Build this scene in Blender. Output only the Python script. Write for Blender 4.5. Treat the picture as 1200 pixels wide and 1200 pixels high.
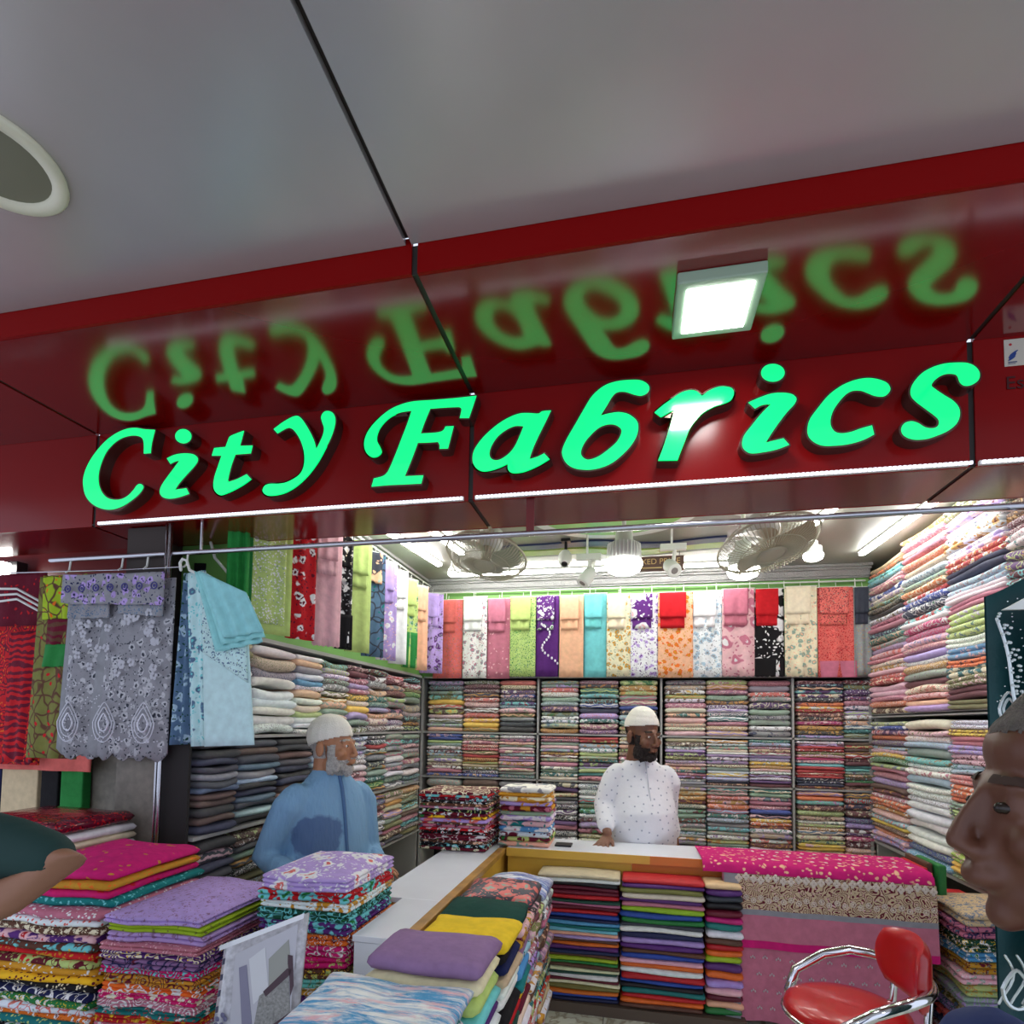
import bpy, bmesh, math, random
from mathutils import Vector, Matrix
from mathutils.geometry import tessellate_polygon
from mathutils.noise import noise as pn
for o in list(bpy.data.objects): bpy.data.objects.remove(o)
S = bpy.context.scene
COL = S.collection
PI = math.pi
# ---------------------------------------------------------------- camera
FP, PX, PY, CH = 670.0, 600.0, 815.0, 1.40
dy = Vector((141, 36, 670.)).normalized()
dx = Vector((3230, 15, -670.)); dx -= dx.dot(dy)*dy; dx.normalize()
dz = dx.cross(dy)
if dz.y > 0: dz = -dz
Mw = Matrix((dx, dy, dz))           # image frame (x right, y down, z forward) -> world
right, down, fwd = Mw.col[0], Mw.col[1], Mw.col[2]
cam = bpy.data.cameras.new('camera'); cam.sensor_width = 36; cam.lens = FP/1200*36
cam.shift_x = 0; cam.shift_y = (PY-600)/1200; cam.clip_start = 0.02
co = bpy.data.objects.new('camera', cam); COL.objects.link(co)
R = Matrix((( right.x, -down.x, -fwd.x), (right.y, -down.y, -fwd.y), (right.z, -down.z, -fwd.z))).to_4x4()
co.matrix_world = Matrix.Translation((0, 0, CH)) @ R
S.camera = co
# ---------------------------------------------------------------- world, exposure, lamp strengths
S.view_settings.view_transform = 'Standard'; S.view_settings.look = 'None'
S.view_settings.gamma = 1.0; S.view_settings.use_curve_mapping = False
S.view_settings.exposure = 0.7
W = bpy.data.worlds.new('world'); S.world = W; W.use_nodes = True
W.node_tree.nodes['Background'].inputs[0].default_value = (0.75, 0.82, 1.0, 1)
W.node_tree.nodes['Background'].inputs[1].default_value = 0.75
TUBE, BULB, PANEL_E, LETTER_E, LED_E = 21.0, 15.0, 22.0, .78, .95

def ray(u, v): return Mw @ Vector((u-PX, v-PY, FP))
def at(u, v, X=None, Y=None, Z=None):
    r = ray(u, v); C = Vector((0, 0, CH))
    t = (X-C.x)/r.x if X is not None else (Y-C.y)/r.y if Y is not None else (Z-C.z)/r.z
    return C+t*r
def pt(u, v, d): return Vector((0, 0, CH))+ray(u, v)/FP*d
def pj(p):
    q = Mw.transposed() @ (Vector(p)-Vector((0, 0, CH)))
    return (PX+FP*q.x/max(q.z, .01), PY+FP*q.y/max(q.z, .01))

# ---------------------------------------------------------------- colours
def lin(c): return tuple((x/255/12.92 if x/255 <= .04045 else ((x/255+.055)/1.055)**2.4) for x in c)
PAL = {'w': ('white', (238, 238, 240)), 'c': ('cream', (236, 226, 196)), 'b': ('beige', (206, 186, 152)),
 'p': ('pale pink', (236, 188, 196)), 'P': ('dusty pink', (198, 118, 140)), 'm': ('magenta', (206, 28, 116)),
 'r': ('red', (196, 26, 36)), 'M': ('maroon', (104, 18, 42)), 'o': ('orange', (232, 112, 36)),
 'y': ('yellow', (244, 200, 40)), 'Y': ('mustard', (206, 148, 44)), 'l': ('lime green', (190, 212, 128)),
 'g': ('green', (40, 130, 62)), 't': ('teal', (24, 122, 122)), 'a': ('aqua', (118, 208, 212)),
 's': ('sky blue', (84, 158, 206)), 'u': ('blue', (38, 74, 170)), 'n': ('navy blue', (26, 34, 78)),
 'v': ('lavender', (184, 158, 220)), 'V': ('purple', (92, 42, 118)), 'e': ('grey', (148, 148, 154)),
 'k': ('black', (22, 20, 24)), 'B': ('brown', (96, 62, 46)), 'O': ('olive', (122, 122, 62)),
 'L': ('pale blue', (172, 200, 218)), 'C': ('coral', (226, 112, 104)), 'S': ('sage green', (146, 172, 154)),
 'N': ('peach', (240, 188, 152)), 'd': ('charcoal', (58, 62, 74)), 'x': ('mauve', (150, 112, 152)),
 'Z': ('soft aqua', (150, 214, 216)), 'W': ('silver', (190, 190, 196)), 'A': ('pale aqua', (196, 230, 230)), 'D': ('dark green', (22, 72, 58)), 'K': ('slate blue', (88, 116, 146)), 'G': ('yellow green', (160, 190, 40))}
LIGHT = set('wcbplLNaSv'); DARKC = set('kndMVBtDrmguO')
def cname(k): return PAL[k][0]
def cl(k): return lin(PAL[k][1])

# ---------------------------------------------------------------- materials
MATS = {}
def newmat(name):
    m = bpy.data.materials.new(name); m.use_nodes = True
    return m, m.node_tree, m.node_tree.nodes['Principled BSDF']
def mat(name, col, rough=.6, metal=0, emit=0, ecol=None, bump=0, bscale=40, var=0, vscale=8, spec=None, ior=None, coat=0, alpha=1, trans=0):
    if name in MATS: return MATS[name]
    m, nt, b = newmat(name); L = nt.links
    c = lin(col)
    b.inputs['Base Color'].default_value = (*c, 1)
    b.inputs['Roughness'].default_value = rough; b.inputs['Metallic'].default_value = metal
    if ior: b.inputs['IOR'].default_value = ior
    if coat: b.inputs['Coat Weight'].default_value = coat; b.inputs['Coat Roughness'].default_value = .05
    if trans: b.inputs['Transmission Weight'].default_value = trans
    if alpha < 1: b.inputs['Alpha'].default_value = alpha
    if emit:
        b.inputs['Emission Color'].default_value = (*(ecol or c), 1); b.inputs['Emission Strength'].default_value = emit
    tc = nt.nodes.new('ShaderNodeTexCoord')
    if var:
        n = nt.nodes.new('ShaderNodeTexNoise'); n.inputs['Scale'].default_value = vscale; n.inputs['Detail'].default_value = 4
        L.new(tc.outputs['Object'], n.inputs['Vector'])
        mr = nt.nodes.new('ShaderNodeMapRange'); mr.inputs[1].default_value = .3; mr.inputs[2].default_value = .7
        mr.inputs[3].default_value = 1-var; mr.inputs[4].default_value = 1+var
        L.new(n.outputs[0], mr.inputs[0])
        mx = nt.nodes.new('ShaderNodeVectorMath'); mx.operation = 'SCALE'; mx.inputs[0].default_value = c
        L.new(mr.outputs[0], mx.inputs['Scale']); L.new(mx.outputs[0], b.inputs['Base Color'])
    if bump:
        n = nt.nodes.new('ShaderNodeTexNoise'); n.inputs['Scale'].default_value = bscale; n.inputs['Detail'].default_value = 3
        L.new(tc.outputs['Object'], n.inputs['Vector'])
        bp = nt.nodes.new('ShaderNodeBump'); bp.inputs['Strength'].default_value = bump; bp.inputs['Distance'].default_value = .01
        L.new(n.outputs[0], bp.inputs['Height']); L.new(bp.outputs[0], b.inputs['Normal'])
    MATS[name] = m; return m

def fabric(kind, sc=1.0, gloss=.85):
    """woven cloth whose ground and two print colours come from the mesh's dye attributes"""
    key = 'fabric_%s_%g_%g' % (kind, sc, gloss)
    if key in MATS: return MATS[key]
    m, nt, b = newmat(key); N, L = nt.nodes, nt.links
    b.inputs['Roughness'].default_value = gloss
    if gloss > .7: b.inputs['Specular IOR Level'].default_value = .25
    def attr(n):
        a = N.new('ShaderNodeAttribute'); a.attribute_name = n; return a
    a1, a2, a3 = attr('dye_a'), attr('dye_b'), attr('dye_c')
    tc = N.new('ShaderNodeTexCoord')
    off = N.new('ShaderNodeVectorMath'); off.operation = 'MULTIPLY_ADD'
    cb = N.new('ShaderNodeCombineXYZ')
    for i in range(3): L.new(a1.outputs['Alpha'], cb.inputs[i])
    L.new(cb.outputs[0], off.inputs[0]); off.inputs[1].default_value = (3.7, 5.3, 9.1); L.new(tc.outputs['Object'], off.inputs[2])
    v = off.outputs[0]
    def warp(amount, scale):
        n = N.new('ShaderNodeTexNoise'); n.inputs['Scale'].default_value = scale; n.inputs['Detail'].default_value = 1
        L.new(v, n.inputs['Vector'])
        w = N.new('ShaderNodeVectorMath'); w.operation = 'MULTIPLY_ADD'; w.inputs[1].default_value = (amount,)*3
        L.new(n.outputs['Color'], w.inputs[0]); L.new(v, w.inputs[2]); return w.outputs[0]
    def step(sock, lo, hi):
        r = N.new('ShaderNodeMapRange'); r.inputs[1].default_value = lo; r.inputs[2].default_value = hi
        L.new(sock, r.inputs[0]); return r.outputs[0]
    def mix(f, x, y):
        k = N.new('ShaderNodeMix'); k.data_type = 'RGBA'; L.new(f, k.inputs[0]); L.new(x, k.inputs[6]); L.new(y, k.inputs[7]); return k.outputs[2]
    def vor(vec, s, out=0, feature='F1'):
        q = N.new('ShaderNodeTexVoronoi'); q.feature = feature; q.inputs['Scale'].default_value = s*sc; L.new(vec, q.inputs['Vector']); return q.outputs[out]
    col = a1.outputs['Color']
    if kind == 'floral':
        w = warp(.03, 40*sc)
        col = mix(step(vor(w, 22), .42, .34), col, a2.outputs['Color'])
        col = mix(step(vor(w, 22), .2, .14), col, a3.outputs['Color'])
        col = mix(step(vor(w, 55), .3, .22), col, a3.outputs['Color'])
    elif kind == 'blooms':
        w = warp(.08, 14*sc)
        col = mix(step(vor(w, 9), .48, .42), col, a2.outputs['Color'])
        col = mix(step(vor(w, 9), .26, .2), col, a3.outputs['Color'])
        col = mix(step(vor(w, 30), .3, .24), col, a2.outputs['Color'])
    elif kind == 'dots':
        col = mix(step(vor(v, 38), .34, .28), col, a2.outputs['Color'])
    elif kind == 'speckle':
        w = warp(.02, 60*sc)
        col = mix(step(vor(w, 90), .4, .3), col, a2.outputs['Color'])
        col = mix(step(vor(w, 60), .22, .16), col, a3.outputs['Color'])
    elif kind == 'vine':
        w = warp(.09, 10*sc)
        col = mix(step(vor(w, 16, 0, 'DISTANCE_TO_EDGE'), .09, .03), col, a2.outputs['Color'])
        col = mix(step(vor(w, 24), .22, .16), col, a3.outputs['Color'])
    elif kind == 'paisley':
        w = warp(.05, 12*sc)
        q = vor(w, 12)
        mth = N.new('ShaderNodeMath'); mth.operation = 'SINE'
        mm = N.new('ShaderNodeMath'); mm.operation = 'MULTIPLY'; mm.inputs[1].default_value = 34; L.new(q, mm.inputs[0]); L.new(mm.outputs[0], mth.inputs[0])
        col = mix(step(mth.outputs[0], .3, .6), col, a2.outputs['Color'])
        col = mix(step(vor(w, 45), .24, .18), col, a3.outputs['Color'])
    elif kind == 'stripe':
        wv = N.new('ShaderNodeTexWave'); wv.bands_direction = 'Z'; wv.inputs['Scale'].default_value = 9*sc; wv.inputs['Distortion'].default_value = 9
        wv.inputs['Detail'].default_value = 3; L.new(v, wv.inputs['Vector'])
        col = mix(step(wv.outputs['Color'], .45, .6), col, a2.outputs['Color'])
    elif kind == 'marble':
        mp = N.new('ShaderNodeMapping'); mp.inputs['Scale'].default_value = (1.6*sc, 9*sc, 4); L.new(v, mp.inputs[0])
        n0 = N.new('ShaderNodeTexNoise'); n0.inputs['Scale'].default_value = 2; n0.inputs['Detail'].default_value = 7; n0.inputs['Roughness'].default_value = .75; n0.inputs['Distortion'].default_value = .6
        L.new(mp.outputs[0], n0.inputs['Vector'])
        sp = N.new('ShaderNodeSeparateColor'); L.new(n0.outputs['Color'], sp.inputs[0])
        col = mix(step(sp.outputs[0], .44, .58), col, a2.outputs['Color'])
        col = mix(step(sp.outputs[1], .52, .62), col, a3.outputs['Color'])
    # slight unevenness of the dye
    n = N.new('ShaderNodeTexNoise'); n.inputs['Scale'].default_value = 30; L.new(v, n.inputs['Vector'])
    r = N.new('ShaderNodeMapRange'); r.inputs[1].default_value = .3; r.inputs[2].default_value = .7; r.inputs[3].default_value = .9; r.inputs[4].default_value = 1.06
    L.new(n.outputs[0], r.inputs[0])
    sca = N.new('ShaderNodeVectorMath'); sca.operation = 'SCALE'; L.new(col, sca.inputs[0]); L.new(r.outputs[0], sca.inputs['Scale'])
    L.new(sca.outputs[0], b.inputs['Base Color'])
    n2 = N.new('ShaderNodeTexNoise'); n2.inputs['Scale'].default_value = 16; n2.inputs['Detail'].default_value = 3; L.new(v, n2.inputs['Vector'])
    bp = N.new('ShaderNodeBump'); bp.inputs['Strength'].default_value = .5; bp.inputs['Distance'].default_value = .012
    L.new(n2.outputs[0], bp.inputs['Height']); L.new(bp.outputs[0], b.inputs['Normal'])
    MATS[key] = m; return m

M_red = mat('red_panel', (126, 3, 4), .2, ior=1.38, var=.05, vscale=2)
M_redsoft = mat('red_panel_soft', (112, 3, 4), .14, ior=1.95)
M_joint = mat('joint_sealant', (34, 30, 27), .5)
M_ceil = mat('satin_ceiling_panel', (186, 182, 181), .26, metal=.45, var=.05, vscale=2)
M_steel = mat('steel', (190, 190, 196), .22, metal=1)
M_chrome = mat('chrome', (225, 225, 228), .08, metal=1)
M_white = mat('white_plastic', (222, 224, 218), .45)
M_cream = mat('cream_plastic', (184, 180, 156), .5)
M_wood = mat('varnished_wood', (176, 132, 62), .35, var=.25, vscale=14)
M_yel = mat('yellow_laminate', (222, 178, 70), .35, var=.08, vscale=5)
M_lam = mat('white_laminate', (232, 236, 244), .22, var=.02)
M_dark = mat('dark_gap', (40, 37, 37), .9)
M_black = mat('black_plastic', (20, 20, 22), .4)
M_shelf = mat('shelf_board', (168, 168, 166), .4)
M_tube = mat('tube_glow', (255, 255, 255), .5, emit=TUBE, ecol=(1, .98, .95))
M_bulb = mat('bulb_glow', (255, 255, 255), .5, emit=BULB, ecol=(1, .98, .94))
M_panelglow = mat('panel_glow', (255, 255, 255), .5, emit=PANEL_E, ecol=(1, .99, .97))
M_letter = mat('letter_glow', (10, 160, 90), .15, emit=LETTER_E, ecol=(.0, 1.0, .2), coat=.6)
M_can = mat('letter_can_metal', (112, 92, 84), .25, metal=.9)
M_led = mat('led_glow', (255, 255, 255), .5, emit=LED_E, ecol=(.88, .82, 1))
M_innerceil = mat('printed_ceiling_panel', (150, 152, 142), .35, bump=.15, bscale=120, var=.04, vscale=60)
M_green = mat('green_board', (122, 178, 92), .5)
M_wall = mat('painted_wall', (186, 190, 178), .8)
M_skin1 = mat('skin_light_brown', (176, 122, 88), .5, var=.08, vscale=30)
M_skin2 = mat('skin_brown', (122, 80, 58), .5, var=.08, vscale=30)
M_skin3 = mat('skin_dark_brown', (92, 54, 38), .45, var=.08, vscale=30)
M_eye = mat('eye_white', (225, 220, 214), .3); M_iris = mat('iris', (30, 18, 12), .2)

# ---------------------------------------------------------------- mesh building
class MB:
    def __init__(s): s.v = []; s.f = []; s.c = []; s.cur = None
    def add(s, vs, fs):
        n = len(s.v); s.v += [tuple(p) for p in vs]; s.f += [tuple(i+n for i in f) for f in fs]
        if s.cur is not None: s.c += [s.cur]*len(vs)
        return s
    def box(s, x0, x1, y0, y1, z0, z1, bev=0):
        if bev <= 0:
            return s.add([(x0, y0, z0), (x1, y0, z0), (x1, y1, z0), (x0, y1, z0), (x0, y0, z1), (x1, y0, z1), (x1, y1, z1), (x0, y1, z1)],
              [(0, 3, 2, 1), (4, 5, 6, 7), (0, 1, 5, 4), (1, 2, 6, 5), (2, 3, 7, 6), (3, 0, 4, 7)])
        bm = bmesh.new(); r = bmesh.ops.create_cube(bm, size=1)
        for v in bm.verts: v.co = Vector((x0+(v.co.x+.5)*(x1-x0), y0+(v.co.y+.5)*(y1-y0), z0+(v.co.z+.5)*(z1-z0)))
        bmesh.ops.bevel(bm, geom=bm.edges[:], offset=bev, segments=2, affect='EDGES', profile=.5)
        bm.verts.index_update()
        s.add([v.co[:] for v in bm.verts], [[v.index for v in f.verts] for f in bm.faces]); bm.free(); return s
    def tube(s, pts, rad, n=10, flat=False, closed=False, sx=1):
        pts = [Vector(p) for p in pts]; m = len(pts)
        rads = rad if isinstance(rad, (list, tuple)) else [rad]*m
        if not flat and not closed:      # rounded ends
            d0 = (pts[0]-pts[1]).normalized(); d1 = (pts[-1]-pts[-2]).normalized()
            pts = [pts[0]+d0*rads[0]*.95, pts[0]+d0*rads[0]*.6]+pts+[pts[-1]+d1*rads[-1]*.6, pts[-1]+d1*rads[-1]*.95]
            rads = [rads[0]*.3, rads[0]*.8]+list(rads)+[rads[-1]*.8, rads[-1]*.3]; m = len(pts)
        V = []; F = []; up = None
        for i, p in enumerate(pts):
            t = (pts[(i+1) % m]-pts[i-1]) if closed else (pts[min(i+1, m-1)]-pts[max(i-1, 0)])
            t = t.normalized() if t.length > 1e-9 else Vector((0, 0, 1))
            if up is None: up = Vector((0, 0, 1)) if abs(t.z) < .9 else Vector((1, 0, 0))
            a = up-t*up.dot(t)
            a = a.normalized() if a.length > 1e-6 else t.orthogonal().normalized()
            up = a; b_ = t.cross(a)
            for k in range(n):
                th = 2*PI*k/n; V.append(p+(a*math.cos(th)+b_*math.sin(th)*sx)*rads[i])
        for i in range(m if closed else m-1):
            j = (i+1) % m
            for k in range(n): F.append((i*n+k, i*n+(k+1) % n, j*n+(k+1) % n, j*n+k))
        if not closed: F.append(tuple(range(n))[::-1]); F.append(tuple((m-1)*n+k for k in range(n)))
        return s.add(V, F)
    def ell(s, c, r, n=14, m=9, rot=None):
        V = []; F = []; c = Vector(c)
        for i in range(m+1):
            ph = PI*i/m
            for k in range(n):
                th = 2*PI*k/n; p = Vector((r[0]*math.sin(ph)*math.cos(th), r[1]*math.sin(ph)*math.sin(th), r[2]*math.cos(ph)))
                V.append(c+(rot@p if rot else p))
        for i in range(m):
            for k in range(n): F.append((i*n+k, (i+1)*n+k, (i+1)*n+(k+1) % n, i*n+(k+1) % n))
        return s.add(V, F)
    def loft(s, rings, n=20, cap=True):
        V = []; F = []
        for (cx, cy, z, rx, ry, *a) in rings:
            an = a[0] if a else 0
            for k in range(n):
                th = 2*PI*k/n; x = rx*math.cos(th); y = ry*math.sin(th)
                V.append((cx+x*math.cos(an)-y*math.sin(an), cy+x*math.sin(an)+y*math.cos(an), z))
        for i in range(len(rings)-1):
            for k in range(n): F.append((i*n+k, i*n+(k+1) % n, (i+1)*n+(k+1) % n, (i+1)*n+k))
        if cap: F.append(tuple(range(n))[::-1]); F.append(tuple((len(rings)-1)*n+k for k in range(n)))
        return s.add(V, F)
    def lathe(s, prof, c=(0, 0, 0), n=24, rot=None):
        V = []; F = []; c = Vector(c)
        for r, z in prof:
            for k in range(n):
                th = 2*PI*k/n; p = Vector((r*math.cos(th), r*math.sin(th), z)); V.append(c+(rot@p if rot else p))
        for i in range(len(prof)-1):
            for k in range(n): F.append((i*n+k, i*n+(k+1) % n, (i+1)*n+(k+1) % n, (i+1)*n+k))
        return s.add(V, F)
    def build(s, name, m, parent=None, origin=None, smooth=False, me_only=False):
        if parent is not None:
            r = parent
            while r.parent: r = r.parent
            org = r.location
        else: org = Vector(origin) if origin is not None else Vector((0, 0, 0))
        me = bpy.data.meshes.new(name); me.from_pydata([tuple(Vector(p)-org) for p in s.v], [], s.f)
        bm = bmesh.new(); bm.from_mesh(me); bmesh.ops.recalc_face_normals(bm, faces=bm.faces); bm.to_mesh(me); bm.free()
        if s.c and len(s.c) == len(s.v):
            for ai, nm in enumerate(('dye_a', 'dye_b', 'dye_c')):
                at_ = me.color_attributes.new(nm, 'FLOAT_COLOR', 'POINT'); fl = []
                for c in s.c: fl += list(c[ai])
                at_.data.foreach_set('color', fl)
        if isinstance(m, (list, tuple)):
            for q in m: me.materials.append(q)
        else: me.materials.append(m)
        if smooth:
            me.polygons.foreach_set('use_smooth', [True]*len(me.polygons))
        o = bpy.data.objects.new(name, me); COL.objects.link(o)
        if parent is not None: o.parent = parent
        else: o.location = org
        return o
def tag(o, label, cat, group=None):
    o['label'] = label; o['category'] = cat
    if group: o['group'] = group
    return o
def thing(name, label, cat, loc, group=None):
    o = bpy.data.objects.new(name, None); COL.objects.link(o); o.location = loc; o.empty_display_size = .05
    return tag(o, label, cat, group)
def setting(name, loc=(0, 0, 0)):
    o = bpy.data.objects.new(name, None); COL.objects.link(o); o.location = loc; o['kind'] = 'structure'; o.empty_display_size = .05; return o
def STUFF(o): o['kind'] = 'stuff'; return o
def struct(name, mb, m, **k):
    o = mb.build(name, m, **k); o['kind'] = 'structure'; return o
def remesh(mb, name, m, parent, vox, sm=4):
    o = mb.build(name, m, parent, smooth=True)
    r = o.modifiers.new('r', 'REMESH'); r.mode = 'VOXEL'; r.voxel_size = vox
    q = o.modifiers.new('s', 'SMOOTH'); q.iterations = sm; q.factor = .5
    dg = bpy.context.evaluated_depsgraph_get(); dg.update()
    me = bpy.data.meshes.new_from_object(o.evaluated_get(dg)); o.modifiers.clear()
    old = o.data; o.data = me; bpy.data.meshes.remove(old); me.name = name
    me.polygons.foreach_set('use_smooth', [True]*len(me.polygons)); return o
ORD = ['first', 'second', 'third', 'fourth', 'fifth', 'sixth', 'seventh', 'eighth', 'ninth', 'tenth', 'eleventh', 'twelfth', 'thirteenth', 'fourteenth',
 'fifteenth', 'sixteenth', 'seventeenth', 'eighteenth', 'nineteenth', 'twentieth', 'twenty-first', 'twenty-second', 'twenty-third', 'twenty-fourth',
 'twenty-fifth', 'twenty-sixth', 'twenty-seventh', 'twenty-eighth', 'twenty-ninth', 'thirtieth', 'thirty-first', 'thirty-second']
def ordn(i): return ORD[i] if i < len(ORD) else str(i+1)+'th'

# dyes for a cloth: ground colour, two print colours, random offset
def dyes(k, rng, k2=None, k3=None, jit=.1):
    def jt(c): return tuple(max(0, min(1, x*(1+rng.uniform(-jit, jit)))) for x in c)
    if k2 is None:
        k2 = rng.choice('wcpNYlaw') if k in DARKC else rng.choice('PveSCKYMtO' if k in LIGHT else 'wwcMnp')
    if k3 is None: k3 = rng.choice('wcyrg') if k in DARKC else rng.choice('PSKMgw')
    c2 = cl(k2); c3 = cl(k3)
    return ((*jt(cl(k)), rng.random()*9), (*c2, 1), (*c3, 1))

# one folded length of cloth: rounded fold at the front, rounded ends, one or more layers
def slab(mb, cx, cy, z0, w, d, h, ang, rng, layers=1, nx=6, sag=.0, crown=0., tilt=0., tuck=0., warp=0.):
    ca, sa = math.cos(ang), math.sin(ang)
    ph = rng.random()*6; ph2 = rng.random()*6; aw = rng.uniform(-.5, .5)*h*.25
    hl = h/layers
    for j in range(layers):
        r = hl*.5; zb = j*hl; fr = rng.uniform(0, .008)+(tuck*.01 if j % 2 else 0)
        ys = [r*1.1+fr, r*.35+fr, fr, fr+r*.3, r*1.0+fr, .4*d, .75*d, d-r*.6, d, d-r*.6, .5*d]
        zs = [0, .2*hl, .5*hl, .82*hl, hl, hl, hl, hl, .5*hl, 0, 0]
        n = len(ys); V = []; F = []
        xs = [-.5*w, -.5*w+min(.3*hl, .02)]+[-.5*w+.03+(w-.06)*i/(nx-1) for i in range(nx)]+[.5*w-min(.3*hl, .02), .5*w]
        for i, x in enumerate(xs):
            e = .45 if i in (0, len(xs)-1) else (.85 if i in (1, len(xs)-2) else 1)
            ein = r*.5 if i in (0, len(xs)-1) else 0
            for k in range(n):
                z = zb+hl/2+(zs[k]-hl/2)*e
                u = x/w; yy = ys[k]
                if k <= 3: yy += ein
                z += sag*(-math.cos(PI*u)) + aw*math.sin(PI*u*2+ph)*.5 + tilt*u
                if k in (5, 6): z += crown*(1-4*u*u)
                yy += .006*math.sin(5*u+ph2)
                X = x; Y = yy
                wx, wy = cx+X*ca-Y*sa, cy+X*sa+Y*ca
                if warp:
                    z += warp*pn(Vector((wx*6, wy*6, .3)))+warp*.5*pn(Vector((wx*14, wy*14, 1.3)))
                    q_ = warp*1.2*pn(Vector((wx*9, wy*9, z0*22))); wx += q_; wy += q_
                V.append((wx, wy, z0+z))
        m = len(xs)
        for i in range(m-1):
            for k in range(n): F.append((i*n+k, (i+1)*n+k, (i+1)*n+(k+1) % n, i*n+(k+1) % n))
        F.append(tuple(range(n))); F.append(tuple((m-1)*n+k for k in range(n))[::-1])
        mb.add(V, F)
PATW = {'plain': 'plain', 'floral': 'floral', 'blooms': 'large floral', 'dots': 'dotted', 'speckle': 'speckled', 'vine': 'vine printed', 'paisley': 'paisley', 'stripe': 'striped', 'marble': 'marbled'}
FIRST = {}
def cloth_piece(name, label, group, build, dye, pat, sc, centre, gloss=.85, cat='folded fabric'):
    mb = MB(); mb.cur = dye; build(mb)
    o = mb.build(name, fabric(pat, sc, gloss), origin=centre, smooth=True)
    tag(o, label, cat, group); return o

# =============================================================== THE SETTING
DF = 2.05           # fascia plane
ZB, ZT = 2.245, 2.66      # fascia bottom and top
YS = 1.45           # front edge of the soffit
ZC = 2.745          # corridor ceiling
JX = [-4.03, -2.335, -.605, 1.062, 2.75]   # panel joints
g = .009
cg = setting('ceiling', (0, 0, ZC))
for a, b_ in zip([-3.9, -.623], [-.623, 2.6]):
    MB().box(a+g, b_-g, -1.6, YS-.002, ZC, ZC+.02).build('ceiling_panel', M_ceil, cg)
MB().box(-3.9, 2.6, -1.6, YS-.002, ZC+.021, ZC+.04).build('joint_backing', M_joint, cg)
ft = setting('wall_front', (0, DF, ZB))
for a, b_ in zip(JX[:-1], JX[1:]):
    MB().box(a+g, b_-g, DF, DF+.012, ZB, ZT+.03).build('fascia_panel', M_red, ft)
    MB().box(a+g, b_-g, YS+.012, DF-.001, ZT, ZT+.012).build('soffit_panel', M_redsoft, ft)
    MB().box(a+g, b_-g, YS-.0, YS+.011, ZT, ZC+.02).build('drop_panel', mat('red_matte_panel', (128, 3, 4), .5, ior=1.2), ft)
    MB().box(a+g, b_-g, DF+.012, DF+.30, ZB, ZB+.012).build('underside_panel', M_redsoft, ft)
    MB().box(a+g, b_-g, DF+.302, DF+.312, ZB, 2.655).build('inner_panel', M_red, ft)
jb = MB()
for x in JX:
    jb.box(x-g, x+g, DF+.006, DF+.01, ZB, ZT); jb.box(x-g, x+g, YS+.006, DF, ZT+.006, ZT+.01)
    jb.box(x-g, x+g, YS+.005, YS+.009, ZT, ZC); jb.box(x-g, x+g, DF, DF+.3, ZB+.006, ZB+.01)
jb.build('joint_strip', M_joint, ft)
# floor tiles
fl = setting('floor', (0, 0, 0))
m, nt, b = newmat('marble_tile'); MATS['marble'] = m
tc = nt.nodes.new('ShaderNodeTexCoord'); oi = nt.nodes.new('ShaderNodeObjectInfo')
ad = nt.nodes.new('ShaderNodeVectorMath'); ad.operation = 'MULTIPLY_ADD'; ad.inputs[1].default_value = (9, 9, 9)
nt.links.new(oi.outputs['Random'], ad.inputs[0]); nt.links.new(tc.outputs['Object'], ad.inputs[2])
n1 = nt.nodes.new('ShaderNodeTexNoise'); n1.inputs['Scale'].default_value = 3; n1.inputs['Detail'].default_value = 6; n1.inputs['Distortion'].default_value = 2.2
nt.links.new(ad.outputs[0], n1.inputs['Vector'])
cr = nt.nodes.new('ShaderNodeValToRGB'); nt.links.new(n1.outputs[0], cr.inputs[0])
cr.color_ramp.elements[0].position = .44; cr.color_ramp.elements[0].color = (*lin((214, 220, 200)), 1)
cr.color_ramp.elements[1].position = .56; cr.color_ramp.elements[1].color = (*lin((226, 232, 214)), 1)
e = cr.color_ramp.elements.new(.5); e.color = (*lin((166, 160, 136)), 1)
nt.links.new(cr.outputs[0], b.inputs['Base Color']); b.inputs['Roughness'].default_value = .12
tile = None
for i in range(-6, 5):
    for j in range(-2, 9):
        x, y = i*.6+.17, j*.6
        if tile is None:
            tile = MB().box(-.298, .298, -.298, .298, -.02, 0, .002).build('floor_tile', m, fl); tile.location = (x, y, 0)
        else:
            c = tile.copy(); COL.objects.link(c); c.parent = fl; c.location = (x, y, 0)
MB().box(-3.6, 2.8, -1.6, 5.2, -.06, -.021).build('grout_bed', mat('grout', (150, 150, 140), .8), fl)
# room shell
YB = 4.78
struct('wall_back', MB().box(-2.2, 2.2, 5.14, 5.2, 0, 2.7), M_wall)
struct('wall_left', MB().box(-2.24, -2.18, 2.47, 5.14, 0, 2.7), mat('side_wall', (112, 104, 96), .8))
struct('wall_right', MB().box(2.08, 2.14, 2.1, 5.14, 0, 2.7), M_wall)
struct('ceiling', MB().box(-2.24, 2.2, 2.363, 5.2, 2.655, 2.7), M_innerceil)
struct('trim_1', MB().box(-1.84, 1.76, YB+.0, 5.13, 2.46, 2.56).box(-1.84, 1.76, YB+.02, YB+.04, 1.8, 2.46), M_green)     # green bulkhead over the back shelves
struct('trim_2', MB().box(-2.17, -1.84, 2.38, YB, 1.82, 2.58), M_green)
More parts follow.
